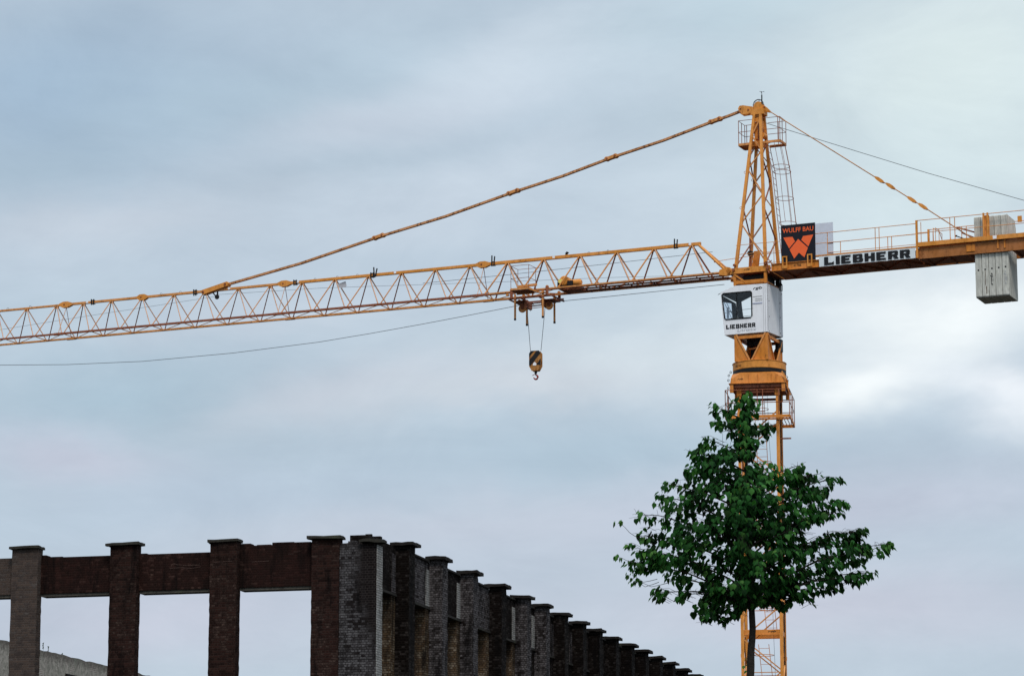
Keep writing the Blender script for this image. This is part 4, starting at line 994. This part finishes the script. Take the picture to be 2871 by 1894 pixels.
# counter jib ties
cp_ = [(.46, 31.79), (4.85, 28.585), (5.27, 28.30), (6.08, 27.70), (6.50, 27.40), (8.45, 25.93)]
ct = MB()
for i, (a, b) in enumerate(zip(cp_[:-1], cp_[1:])):
    for v in (-.05, .05):
        k0 = (.3, 1, 1, 1, 1.0)[i]; k1 = (1, 1, 1, 1, 2.6)[i]; ct.tube([(a[0], v * k0, a[1]), (b[0], v * k1, b[1])], .021, 6)
cto = part(ct, 'counter_jib_tie', paint('weathered_tie_rod', (.48, .22, .08), .6))
for k in (1, 2, 3, 4):
    u, w = cp_[k]; ex = Vector((.80, 0, -.60)).normalized(); ez = Vector((.60, 0, .80))
    m_ = MB(); m_.prism([(-.19, -.03), (-.10, -.06), (.06, -.065), (.19, -.03), (.19, .03), (.10, .06), (-.06, .065), (-.19, .03)], (u, -.08, w), ex, ez, (0, .16, 0)); m_.build('tie_joint', Yl, cto)
m_ = MB(); m_.bar((7.8, -.15, 26.45), (8.62, -.15, 26.15), .05); m_.bar((7.9, .12, 26.30), (8.5, .12, 26.0), .05); m_.build('tie_anchor', Br, cto)

# --- winch on the jib
wi = MB(); wi.lathe([(0, -.24), (.16, -.24), (.20, -.2), (.20, .2), (.16, .24), (0, .24)], (-7.86, 0, 25.80), 22, 'y'); wio = part(wi, 'trolley_winch', Yl)
MB().lathe([(0, -.30), (.085, -.30), (.085, -.235), (0, -.235)], (-7.98, 0, 25.78), 16, 'y').build('winch_cap', paint('pale_yellow_cap', (.75, .6, .15), .1), wio)
mw = MB(); mw.lathe([(0, -.3), (.11, -.3), (.13, -.24), (.13, .22), (.08, .27), (0, .27)], (-7.45, -.05, 25.72), 18, 'x'); mw.build('winch_motor', Yl, wio)
mw = MB(); mw.box(-7.70, -7.48, -.26, -.18, 25.6, 25.78); mw.box(-8.1, -7.25, -.3, .3, 25.51, 25.57); mw.box(-8.14, -8.08, -.2, .2, 25.56, 25.78); mw.build('winch_base', Dk, wio)
# --- trolley
tr = MB(); TW2 = 25.30
for v in (-.46, .46): tr.box(-10.05, -8.15, v - .025, v + .025, TW2 - .10, TW2 - .04)
for u in (-10.02, -9.5, -8.75, -8.2): tr.box(u - .03, u + .03, -.60, .60, TW2 - .15, TW2 - .102)
tr.box(-10.0, -9.45, -.35, .35, TW2 - .175, TW2 - .152); tr.box(-8.85, -8.3, -.20, .50, TW2 - .175, TW2 - .152)
for u in (-9.9, -8.4):
    for v in (-.62, .62): tr.box(u - .055, u + .055, v - .02, v + .02, TW2 - .10, TW2 + .26)
tro = part(tr, 'trolley', Br)
rl3 = MB()
for u in (-9.9, -8.4):
    for v in (-.59, .59): rl3.lathe([(0, -.03), (.06, -.03), (.06, .03), (0, .03)], (u, v, TW2 + .24), 12, 'y'); rl3.lathe([(0, -.05), (.05, -.05), (.05, .05), (0, .05)], (u - .18, v, TW2 + .05), 12, 'y')
rl3.build('trolley_roller', Yf, tro)
for u, w in ((-9.70, 24.90), (-8.57, 24.92)):
    m_ = MB(); prof = [(.03, -.03), (.145, -.03), (.165, -.018), (.165, -.012), (.145, 0), (.165, .012), (.165, .018), (.145, .03), (.03, .03), (.03, -.03)]
    m_.lathe(prof, (u, 0, w), 26, 'y'); wo_ = m_.build('rope_sheave', Yf, tro)
    m_ = MB(); m_.lathe([(0, -.05), (.035, -.05), (.035, .05), (0, .05)], (u, 0, w), 12, 'y'); m_.prism([(u - .09, 25.10), (u + .12, 25.10), (u + .05, w - .04), (u - .05, w - .04)], (0, -.045, 0), (1, 0, 0), (0, 0, 1), (0, .012, 0)); m_.prism([(u - .09, 25.10), (u + .12, 25.10), (u + .05, w - .04), (u - .05, w - .04)], (0, .033, 0), (1, 0, 0), (0, 0, 1), (0, .012, 0)); m_.build('sheave_cheek', Br, wo_)
for u in (-9.77, -8.60):
    for v in (-.56, .60):
        m_ = MB(); m_.bar((u, v, 25.36), (u, v, 24.40), .062, .062); bo_ = m_.build('buffer_leg', Yf, tro)
        MB().box(u - .035, u + .035, v - .035, v + .035, 24.33, 24.40).build('buffer_foot', Dk, bo_)
        MB().box(u - .05, u + .05, v - .045, v + .045, 25.14, 25.20).build('leg_collar', Br, bo_)
lr = MB()
for v in (-.2, .2): lr.tube([(-9.45, v, 25.0), (-8.75, v, 25.02)], .022, 6); lr.tube([(-9.45, v, 24.92), (-8.75, v, 24.94)], .014, 6)
lr.box(-9.5, -9.4, -.26, .26, 24.86, 25.1); lr.box(-8.8, -8.7, -.26, .26, 24.88, 25.12); lr.tube([(-9.35, 0, 24.9), (-9.33, 0, 24.82), (-9.37, 0, 24.76)], .012, 5); lr.build('spreader_rod', Br, tro)
bs = MB(); U0, U1, V0, V1 = -9.60, -8.85, -1.36, -.68
bs.box(U0, U1, V0 - .02, V0, 25.34, 25.41); bs.box(U0 - .02, U0, V0, V1, 25.34, 25.41); bs.box(U1, U1 + .02, V0, V1, 25.34, 25.41)
bs.bar((U0, V1 - .1, 25.30), (U1, V1 - .1, 25.30), .05)
bs.bar((U1, V0, 25.34), (U1 + .25, V1 + .2, 25.30), .05); bs.bar((U0, V1, 25.62), (U1 + .05, V1, 25.64), .07, .09)
bso = bs.build('service_basket', Yf, tro)
bf = MB()
bf.box(U0, U1, V0, V1, 25.32, 25.338)
bf.build('basket_floor', Br, bso)  # brown stands for shade on the floor's underside
br_ = MB()
for w in (26.30, 25.80): br_.tube([(U0, V1, w), (U0, V0, w), (U1, V0, w), (U1, V1, w)], .011, 5)
br_.tube([(U0, V1, 26.30), (U1 + .2, V1, 26.30)], .010, 5)
for (u, v) in ((U0, V0), (U1, V0), (U0, V1), (U1, V1)): br_.tube([(u, v, 25.35), (u, v, 26.30)], .011, 5)
br_.build('basket_rail', Br, bso)
# --- ropes
def rope(pts, r=.011, name='hoist_rope', sag=0):
    m_ = MB(); m_.tube(pts, r, 5); return part(m_, name, M['rope'])
rope([(-9.50, 0, 24.86), (-9.36, 0, 23.16)]); rope([(-8.74, 0, 24.88), (-8.92, 0, 23.16)])
rope([(-1.35, 0, 25.13), (-3.68, 0, 25.10), (-6, 0, 25.07), (-8.19, 0, 25.05), (-8.57, 0, 25.07)])
rope([(-9.72, 0, 25.05), (-10.2, 0, 25.0), (-12.2, 0, 24.80), (-14.14, 0, 24.62), (-16.4, 0, 24.43), (-18.65, 0, 24.27), (-22.5, 0, 24.13), (-26.7, 0, 24.11), (-30.3, 0, 24.25), (-33.6, 0, 24.48), (-36.8, 0, 24.8)])
rope([(.42, 0, 31.26), (1.16, 0, 30.95), (3.96, 0, 29.79), (6.7, 0, 28.66), (10.31, 0, 27.26), (12.5, 0, 26.5)])
rope([(-1.81, 0, 26.44), (-6, 0, 26.36), (-10.23, 0, 26.30), (-14, 0, 26.28)], .009, 'trolley_rope')
rope([(-1.79, .1, 25.56), (-6.17, .1, 25.84), (-10.23, .1, 26.04), (-18.53, .1, 26.50), (-23.3, .1, 26.64)], .006, 'trolley_rope')
rope([(-23.3, .05, 26.56), (-26.0, .05, 26.42), (-29.5, .05, 26.24), (-33.66, .05, 26.01), (-36.8, .05, 25.85)], .006, 'trolley_rope')

# ---- hook block, hanging from the trolley
def crane_pt(u, v, w):
    a = R(-23.6); return (9.2975 + u * math.cos(a) - v * math.sin(a), 115.0 + u * math.sin(a) + v * math.cos(a), w + 1.6)
hk = empty('hook_block', crane_pt(-9.14, 0, 22.06), R(-18), label='black and yellow striped hook block hanging on two ropes under the trolley', cat='hook')
bl = MB(); oct_ = [(-.16, 1.10), (.16, 1.10), (.235, 1.0), (.235, .50), (.13, .31), (-.13, .31), (-.235, .50), (-.235, 1.0)]
for yv in (-.12, .09): bl.prism(oct_, (0, yv, 0), (1, 0, 0), (0, 0, 1), (0, .03, 0))
bl.box(-.12, .12, -.09, .09, .36, .44); blo = bl.build('block_housing', paint('scuffed_block_paint', (.36, .15, .03), .85), hk)
stm = MB()
for pts in ([(-.20, 1.05), (-.16, 1.10), (-.02, 1.10), (-.235, .86), (-.235, 1.0)], [(.235, 1.0), (.16, 1.10), (.08, 1.10), (-.235, .72), (-.235, .55), (-.19, .50)], [(.235, .78), (.235, .52), (.05, .55)]):
    stm.prism(pts, (0, -.126, 0), (1, 0, 0), (0, 0, 1), (0, .004, 0))
stm.pieces('warning_stripe', Dk, blo)
MB().prism([(-.08, .52), (.05, .51), (.07, .58), (.0, .66), (-.07, .60)], (0, -.130, 0), (1, 0, 0), (0, 0, 1), (0, .003, 0)).build('load_plate', M['white'], blo)
MB().lathe([(0, -.08), (.16, -.08), (.18, -.03), (.16, 0), (.18, .03), (.16, .08), (0, .08)], (0, 0, .76), 20, 'y').build('block_sheave', M['grey_metal'], hk)
sw = MB(); sw.lathe([(0, .22), (.05, .22), (.06, .32), (0, .32)], n=12); sw.lathe([(0, .16), (.028, .16), (.028, .24), (0, .24)], n=10); sw.build('hook_swivel', Dk, hk)
hkm = MB(); pts = [(0, 0, .19)] + [(.0 + .082 * math.cos(a), 0, .075 + .082 * math.sin(a)) for a in [R(80 - i * 24) for i in range(12)]]
hkm.tube(pts, [.026, .028, .032, .036, .038, .038, .038, .036, .034, .030, .026, .020, .012], 8)
hkm.bar((-.14, 0, .15), (-.02, 0, .20), .02); hkm.build('hook', M['red'], hk)

# ---- ballast slabs
names = ['leftmost of the five concrete slabs in the counter jib', 'second concrete slab from the left, with a dark drip line', 'middle concrete slab with black spray lettering', 'fourth concrete slab from the left, clean and pale', 'rightmost concrete slab with a faded scrawl']
for i in range(5):
    u0 = 8.57 + i * .252
    root = empty('ballast_slab', crane_pt(u0 + .123, 0, 23.64), R(-23.6), label=names[i], cat='counterweight', group='concrete ballast slabs in the counter jib')
    m_ = MB(); w_ = .1185; H_ = 3.02; pr = [(-.58, 0), (.58, 0), (.62, .045), (.62, H_ - .30), (.48, H_), (-.60, H_), (-.62, H_ - .03), (-.62, .045)]
    bm = bmesh.new()
    va = [bm.verts.new((-w_, p[0], p[1])) for p in pr]; vb = [bm.verts.new((w_, p[0], p[1])) for p in pr]
    bm.faces.new(va); bm.faces.new(vb[::-1])
    for k in range(8): bm.faces.new((va[k], vb[k], vb[(k + 1) % 8], va[(k + 1) % 8]))
    bmesh.ops.recalc_face_normals(bm, faces=bm.faces)
    bmesh.ops.bevel(bm, geom=[e for e in bm.edges], offset=.010, segments=1, affect='EDGES'); bm.verts.index_update()
    m_.add([v.co[:] for v in bm.verts], [[v.index for v in f.verts] for f in bm.faces]); bm.free()
    so2 = m_.build('slab', M['concrete'], root)
    hz_ = 1.02 + .012 * i
    MB().lathe([(0, -0.6240), (.033, -0.6240), (.033, -0.6160), (0, -0.6160)], (0, 0, hz_), 12, 'y').build('core_hole', Dk, root)
    t_ = MB(); t_.tube([(.0, -.25, H_ - .01), (-.0, -.25, H_ + .05), (0, -.19, H_ + .10), (0, -.13, H_ + .05), (0, -.13, H_ - .01)] if i in (4,) else [(0, -.25, H_ - .01), (0, -.22, H_ + .015), (0, -.16, H_ + .015), (0, -.13, H_ - .01)], .016, 6); t_.build('lifting_loop', M['grey_metal'], root)
    if i == 1:
        s2 = MB(); s2.box(-.012, .006, -0.62405, -0.6220, .45, .99); s2.box(.02, .05, -0.62405, -0.6220, .12, .40); s2.build('drip_stain', M['ink_brown'], root)
    if i in (2, 4):
        tm = text_mesh('spray_lettering', 'rgb' if i == 2 else 'rgb', M['ink'] if i == 2 else M['ink_grey'], root, (0, 0, 0), (1, 0, 0), .46 if i == 2 else .5, .12, .2, .02 if i == 2 else -.01, 0)
        for v in tm.data.vertices:
            x, z = v.co.x, v.co.z; v.co = (.05 - z, -0.6235, .42 + x)

# ---- bird on the jib
bird = empty('bird', crane_pt(-7.80, 0, TW + .062), R(-23.6), label='small black bird perched on the jib top chord', cat='bird')
bm_ = bpy.data.meshes.new('body'); 
bmb = bmesh.new(); V = [bmb.verts.new(p) for p in [(-.09, 0, .016), (-.045, 0, .042), (-.005, 0, .062), (.015, 0, .105), (.055, 0, .104)]]
for a_, b_ in zip(V[:-1], V[1:]): bmb.edges.new((a_, b_))
bmb.to_mesh(bm_); bmb.free(); bo2 = bpy.data.objects.new('body', bm_); col.objects.link(bo2); bo2.parent = bird; bm_.materials.append(M['bird'])
sk = bo2.modifiers.new('skin', 'SKIN')
for v_, r_ in zip(bm_.skin_vertices[0].data, (.020, .046, .054, .036, .007)): v_.radius = (r_, r_ * .9)
bm_.skin_vertices[0].data[2].use_root = True
ss = bo2.modifiers.new('sub', 'SUBSURF'); ss.levels = 2; ss.render_levels = 2
lgs = MB()
for v in (-.02, .02): lgs.tube([(.01, v, .05), (.015, v, 0.0)], .005, 5)
lgs.build('leg', M['bird'], bird)

# ================================================================== THE TREE
TX, TY = 4.05, 52.0
tree = empty('young_linden_tree', (4.05, TY, 0), 0, label='young broadleaf tree with dark green crown and thin trunk before the crane mast', cat='tree')
F_ = 8734.24; PIT = 0.197005
def tpx(zx, zy, dy=0.0):
    """measured crown points, converted once to metres in the tree's own frame"""
    sx = 1700 + zx / 2.306; sy = 1080 + zy / 2.306
    a = (sx - 1435.5) / F_; b = (947 - sy) / F_; c_, s_ = math.cos(PIT), math.sin(PIT)
    d = Vector((a, c_ - b * s_, s_ + b * c_)); t = (TY) / d.y; p = d * t
    return Vector((p.x - TX, dy, p.z + 1.6))
trk = [tpx(915, 70), tpx(918, 300), tpx(905, 560), tpx(918, 850), tpx(926, 1150), tpx(938, 1420), tpx(945, 1568), tpx(938, 1720), tpx(930, 1900)]
base = Vector((trk[-1].x - .03, 0, -.05))
trk = [base, Vector((base.x + .01, 0, 1.8))] + trk[::-1]
NT = len(trk)
rad = [.085, .075, .068, .062, .056, .052, .045, .036, .028, .018, .008]
tk = MB()
# resample trunk with wobble
P_ = []; Rr = []
for i in range(NT - 1):
    for j in range(4):
        t = j / 4; p = trk[i].lerp(trk[i + 1], t); P_.append(p + Vector((.012 * mnoise.noise(p * 2.2), .02 * mnoise.noise(p * 2 + Vector((9, 0, 0))), 0))); Rr.append((rad[i] + (rad[i + 1] - rad[i]) * t) * (1 + .10 * mnoise.noise(p * 6)))
P_.append(trk[-1]); Rr.append(.006)
tk.tube(P_, Rr, 10)
def trunk_at(z):
    for a, b in zip(trk[:-1], trk[1:]):
        if a.z <= z <= b.z: return a.lerp(b, (z - a.z) / max(1e-6, b.z - a.z))
    return trk[-1] if z > trk[-1].z else trk[0]
tr_ = random.Random(11)
tips = [ # (x, y) of bough tips measured on the crown outline, leaf amount, spread
 (675,135,1,.17),(672,250,.8,.12),(640,340,1,.2),(535,405,1,.17),(520,535,.9,.2),(378,625,1,.18),(315,735,1,.17),(190,825,.9,.12),(205,950,1,.17),(150,1150,1,.12),(255,1090,1,.16),
 (300,1330,.9,.10),(480,1350,1,.15),(560,1460,1,.14),(610,1515,.9,.1),(760,1530,1,.13),(400,1240,1,.15),
 (1085,262,.9,.12),(985,140,.8,.14),(900,60,1,.15),(830,110,.7,.13),(1270,530,.9,.12),(1385,575,.9,.14),(1530,610,.8,.10),(1410,680,1,.18),(1570,770,.9,.13),(1440,850,1,.17),(1320,880,1,.16),
 (1675,945,.9,.12),(1560,1010,1,.18),(1835,1045,.8,.10),(1690,1090,1,.16),(1745,1215,.9,.12),(1630,1270,1,.15),(1470,1320,1,.13),(1345,1390,1,.15),(1160,1430,1,.14),(850,1460,1,.13),(1030,1390,1,.14),(700,1330,1,.17),
 (760,1180,1,.22),(560,1130,1,.2),(420,990,1,.22),(600,900,1,.24),(480,800,1,.2),(700,640,1,.24),(620,520,1,.2),(800,430,1,.2),(1040,350,.9,.12),(960,560,1,.24),(1130,620,1,.22),(1220,760,1,.22),(1250,1000,1,.2),(1300,1180,1,.22),(1150,1250,1,.22),(800,850,1,.26),(1050,880,1,.26),(900,1080,1,.26),(640,1040,1,.22),(860,1300,1,.2),(760,260,1,.16),(840,330,1,.16),(900,190,1,.15),
]
leaves = []   # (pos, outward, size, young)
twigs = MB()
def bough(tip, amount, spread, rise):
    z0 = tip.z - rise; z0 = max(z0, trk[5].z + .02) if tip.z > trk[5].z else max(trk[5].z - .02, tip.z + .25)
    z0 = min(z0, trk[-1].z - .05)
    s = trunk_at(z0); L = (tip - s).length
    m1 = s.lerp(tip, .4) + Vector((0, 0, .10 * L)); m2 = s.lerp(tip, .75) + Vector((0, 0, .08 * L))
    pts = []
    for i in range(13):
        t = i / 12; p = s * (1 - t) ** 3 + m1 * 3 * t * (1 - t) ** 2 + m2 * 3 * t * t * (1 - t) + tip * t ** 3
        pts.append(p + Vector((mnoise.noise(p * 3), mnoise.noise(p * 3 + Vector((5, 5, 5))), mnoise.noise(p * 3 + Vector((1, 9, 3))))) * .03 * min(1, 3 * t))
    twigs.tube(pts, .020 * min(1, .4 + L / 2), 6, .0035)
    nl = int(amount * (26 + 34 * L))
    for _ in range(nl):
        t = 1 - tr_.random() ** 1.15 * .85
        f = t * 12; i = min(11, int(f)); p = pts[i].lerp(pts[i + 1], f - i)
        sp = spread * (1.35 - .95 * t) + .03
        o = Vector((tr_.gauss(0, 1), tr_.gauss(0, 1), tr_.gauss(0, .75)))
        if o.length > 1.7: o *= 1.7 / o.length
        q = p + o * sp * .62
        if _ % 3 == 0: twigs.tube([p, (p + q) / 2 + Vector((0, 0, .03)), q + Vector((0, 0, .02))], .0035, 3, .002)
        leaves.append((q, (q - p) + (tip - s).normalized() * .08, .082 + .040 * tr_.random() - (.02 if t > .93 else 0), t))
for (x, y, am, sp) in tips:
    dx = abs(x - 920) / 2.306 / 168
    tip = tpx(x, y, tr_.uniform(-.45, .45) * min(1.2, .4 + dx * .5))
    bough(tip, am * .95, sp, .30 * dx + .12)
# boughs reaching toward and away from the viewer
for i in range(36):
    y = tr_.uniform(620, 1380); hw = (y - 60) / 1340 * 520 if y < 1150 else 440
    x = 930 + tr_.uniform(-.75, .75) * hw
    reach = (.5 + .9 * (y - 300) / 1100) * tr_.choice((-1, 1)) * tr_.uniform(.6, 1.1)
    bough(tpx(x, y, reach), .9, .22, .35)
# bare long shoots with a few end leaves
for (x0, y0, xm, ym, x1, y1) in ((215, 990, 150, 950, 85, 885), (400, 1275, 290, 1300, 190, 1262), (390, 1130, 260, 1165, 150, 1145), (330, 1250, 240, 1270, 165, 1225), (560, 760, 600, 755, 700, 745), (340, 1270, 250, 1300, 200, 1275), (250, 1060, 190, 1050, 130, 1040), (200, 1150, 130, 1130, 75, 1108)):
    a, b, c_ = tpx(x0, y0), tpx(xm, ym), tpx(x1, y1); twigs.tube([a, a.lerp(b, .5) + Vector((0, 0, -.004)), b, b.lerp(c_, .5) + Vector((0, 0, .01)), c_], .005, 4, .003)
    if x1 < 250:
        for k in range(7): leaves.append((c_ + Vector((tr_.uniform(-.10, .07), tr_.uniform(-.05, .05), tr_.uniform(-.02, .05))), Vector((-.5, tr_.uniform(-.4, .4), 0)), .075, 1.0))
leaves.append((tpx(905, 1800 - 40), Vector((-.3, -.2, 0)), .06, 1.0)); 
for (x, y) in ((780, 1800), (790, 1830), (800, 1790)): leaves.append((tpx(x + 110, y + 10), Vector((-.4, -.3, 0)), .06, 1.0))
OUT = [(890,40),(935,60),(990,115),(985,170),(965,200),(975,258),(1040,245),(1100,255),(1060,300),(1030,350),(975,380),(985,420),(975,500),(1010,495),(1070,500),(1130,520),(1150,560),(1200,530),(1270,512),(1285,545),(1220,575),(1300,560),(1370,550),(1410,590),(1480,600),(1530,590),(1540,620),(1480,640),(1440,670),(1430,720),(1490,745),(1570,735),(1585,780),(1540,850),(1470,815),(1455,880),(1400,890),(1300,930),(1265,940),(1350,950),(1450,935),(1530,950),(1600,940),(1680,920),(1690,970),(1640,980),(1680,1030),(1750,1060),(1830,1015),(1850,1050),(1780,1110),(1700,1110),(1650,1140),(1700,1190),(1750,1190),(1760,1230),(1690,1250),(1650,1290),(1560,1310),(1470,1355),(1400,1345),(1340,1330),(1290,1300),(1350,1370),(1355,1430),(1290,1390),(1210,1390),(1180,1420),(1175,1460),(1120,1450),(1080,1420),(1000,1420),(900,1440),(860,1490),(800,1500),(770,1560),(740,1530),(700,1500),(600,1540),(590,1500),(640,1470),(545,1490),(545,1440),(600,1380),(640,1370),(625,1290),(650,1230),(560,1200),(550,1280),(540,1360),(500,1385),(440,1390),(440,1350),(400,1310),(370,1380),(320,1390),(270,1330),(330,1300),(420,1260),(350,1220),(320,1200),(210,1210),(120,1180),(125,1120),(210,1130),(170,1090),(110,1040),(150,1020),(210,1060),(215,990),(190,940),(250,910),(260,880),(165,850),(190,810),(260,850),(370,860),(390,800),(310,790),(300,750),(320,690),(400,690),(430,740),(490,730),(480,670),(360,660),(370,600),(450,590),(520,610),(500,560),(530,500),(570,490),(515,400),(560,390),(620,410),(610,350),(650,315),(700,340),(710,380),(780,390),(810,400),(850,380),(800,340),(740,310),(700,250),(665,260),(670,235),(740,240),(700,190),(650,140),(680,118),(740,150),(790,170),(800,130),(790,70),(850,80)]
OM = [(tpx(x, y).x, tpx(x, y).z) for x, y in OUT]      # crown outline in metres
def inside(x, z):
    c_ = False; j = len(OM) - 1
    for i in range(len(OM)):
        (xi, zi), (xj, zj) = OM[i], OM[j]
        if (zi > z) != (zj > z) and x < (xj - xi) * (z - zi) / (zj - zi) + xi: c_ = not c_
        j = i
    return c_
def edge(x, z):
    d = 9
    for i in range(len(OM)):
        (x0, z0), (x1, z1) = OM[i - 1], OM[i]; L2 = (x1 - x0) ** 2 + (z1 - z0) ** 2
        t = max(0, min(1, ((x - x0) * (x1 - x0) + (z - z0) * (z1 - z0)) / L2)); d = min(d, math.hypot(x - x0 - t * (x1 - x0), z - z0 - t * (z1 - z0)))
    return d
leaves = [l for l in leaves if l[3] == 1.0 or inside(l[0].x, l[0].z - .03)]
def gap(x, z): return mnoise.noise(Vector((x * 3.4, 3.0, z * 3.4))) + .5 * mnoise.noise(Vector((x * 8.0, 9.0, z * 8.0)))
leaves = [l for i, l in enumerate(leaves) if l[3] == 1.0 or (i % 3 != 0 and (gap(l[0].x, l[0].z) < .30 or l[3] > .85))]
xs_ = [p[0] for p in OM]; zs_ = [p[1] for p in OM]; n_cl = 0
while n_cl < 900:      # leaf clusters filling the crown's volume, each hanging from its own twig
    x = tr_.uniform(min(xs_), max(xs_)); z = tr_.uniform(min(zs_), max(zs_))
    if not inside(x, z): continue
    e = edge(x, z)
    if gap(x, z) > .24 and e > .06: continue
    half = min(1.35, .12 + 1.5 * e); y = tr_.uniform(-half, half); n_cl += 1
    c0 = Vector((x, y, z)); ax_t = trunk_at(z - .2); out = (c0 - ax_t); out.z = 0; out = out.normalized() if out.length > .05 else Vector((1, 0, 0))
    twigs.tube([c0 - out * .22 - Vector((0, 0, .05)), c0 - out * .08 + Vector((0, 0, .02)), c0 + out * .06], .004, 3, .002)
    tip_t = max(0, 1 - e / .35)
    for k in range(tr_.randint(4, 7)):
        q = c0 + out * tr_.uniform(-.14, .10) + Vector((tr_.gauss(0, .05), tr_.gauss(0, .06), tr_.gauss(0, .035)))
        if inside(q.x, q.z - .02) and gap(q.x, q.z) < .30: leaves.append((q, out + Vector((tr_.uniform(-1, 1), tr_.uniform(-1, 1), 0)) * .9, tr_.uniform(.070, .110), .82 + .17 * tip_t * tr_.random()))
lv = []; lf = []; lc = []
S = Vector((0, 0, -1))
prof = [(0, .02, 0), (.30, -.06, -.03), (.51, .20, -.12), (.44, .52, -.16), (.17, .84, -.26), (0, 1.10, -.40)]
for (p, o, sz, t) in leaves:
    oh = Vector((o.x, o.y, 0)); oh = oh.normalized() if oh.length > 1e-4 else Vector((1, 0, 0))
    oh = (oh + Vector((tr_.uniform(-.8, .8), tr_.uniform(-.8, .8), 0))).normalized()
    droop = tr_.uniform(.45, 1.45)
    ax = (oh * math.cos(droop) + Vector((0, 0, -math.sin(droop)))).normalized()
    side = ax.cross(Vector((0, 0, 1))).normalized(); side = (side + Vector((0, 0, tr_.uniform(-.35, .35)))).normalized()
    nr = side.cross(ax).normalized()
    if nr.z < 0: nr = -nr
    k = len(lv); fold = tr_.uniform(.05, .28); hw = tr_.uniform(.85, 1.05)
    for (w, l, h) in prof: lv.append(p + (ax * l + side * w * hw + nr * (h + w * fold * -1)) * sz)
    for (w, l, h) in prof[1:5]: lv.append(p + (ax * l - side * w * hw + nr * (h + w * fold * -1)) * sz)
    mid = len(lv); lv.append(p + (ax * .5 + nr * .0) * sz)
    R_ = [k + 0, k + 1, k + 2, k + 3, k + 4, k + 5]; L_ = [k + 0, k + 6, k + 7, k + 8, k + 9, k + 5]
    fcs = [(mid, R_[0], R_[1], R_[2]), (mid, R_[2], R_[3]), (mid, R_[3], R_[4], R_[5]), (mid, L_[2], L_[1], L_[0]), (mid, L_[3], L_[2]), (mid, L_[5], L_[4], L_[3])]
    lf += fcs
    v = min(1, max(0, .5 + .9 * mnoise.noise(p * 2.6) + tr_.uniform(-.45, .45))); yg = max(0, (t - .88) * 8) * tr_.random()
    c1 = Vector((.003, .013, .004)); c2 = Vector((.028, .118, .024)); c3 = Vector((.13, .28, .06))
    cc = c1.lerp(c2, v).lerp(c3, yg * .7 + (.2 if v > .94 else 0)); lc += [cc] * len(fcs)
me = bpy.data.meshes.new('crown'); me.from_pydata([tuple(v) for v in lv], [], lf); me.update()
ca = me.color_attributes.new('leafcol', 'FLOAT_COLOR', 'CORNER')
buf = []
for f, cc in zip(me.polygons, lc): buf += [cc.x, cc.y, cc.z, 1.0] * f.loop_total
ca.data.foreach_set('color', buf)
me.polygons.foreach_set('use_smooth', [True] * len(me.polygons))
me.materials.append(M['leaf']); co = bpy.data.objects.new('crown', me); col.objects.link(co); co.parent = tree
tk.build('trunk', M['bark'], tree, fix=False)
twigs.build('branches', M['bark'], tree, fix=False)
print('leaves', len(leaves))
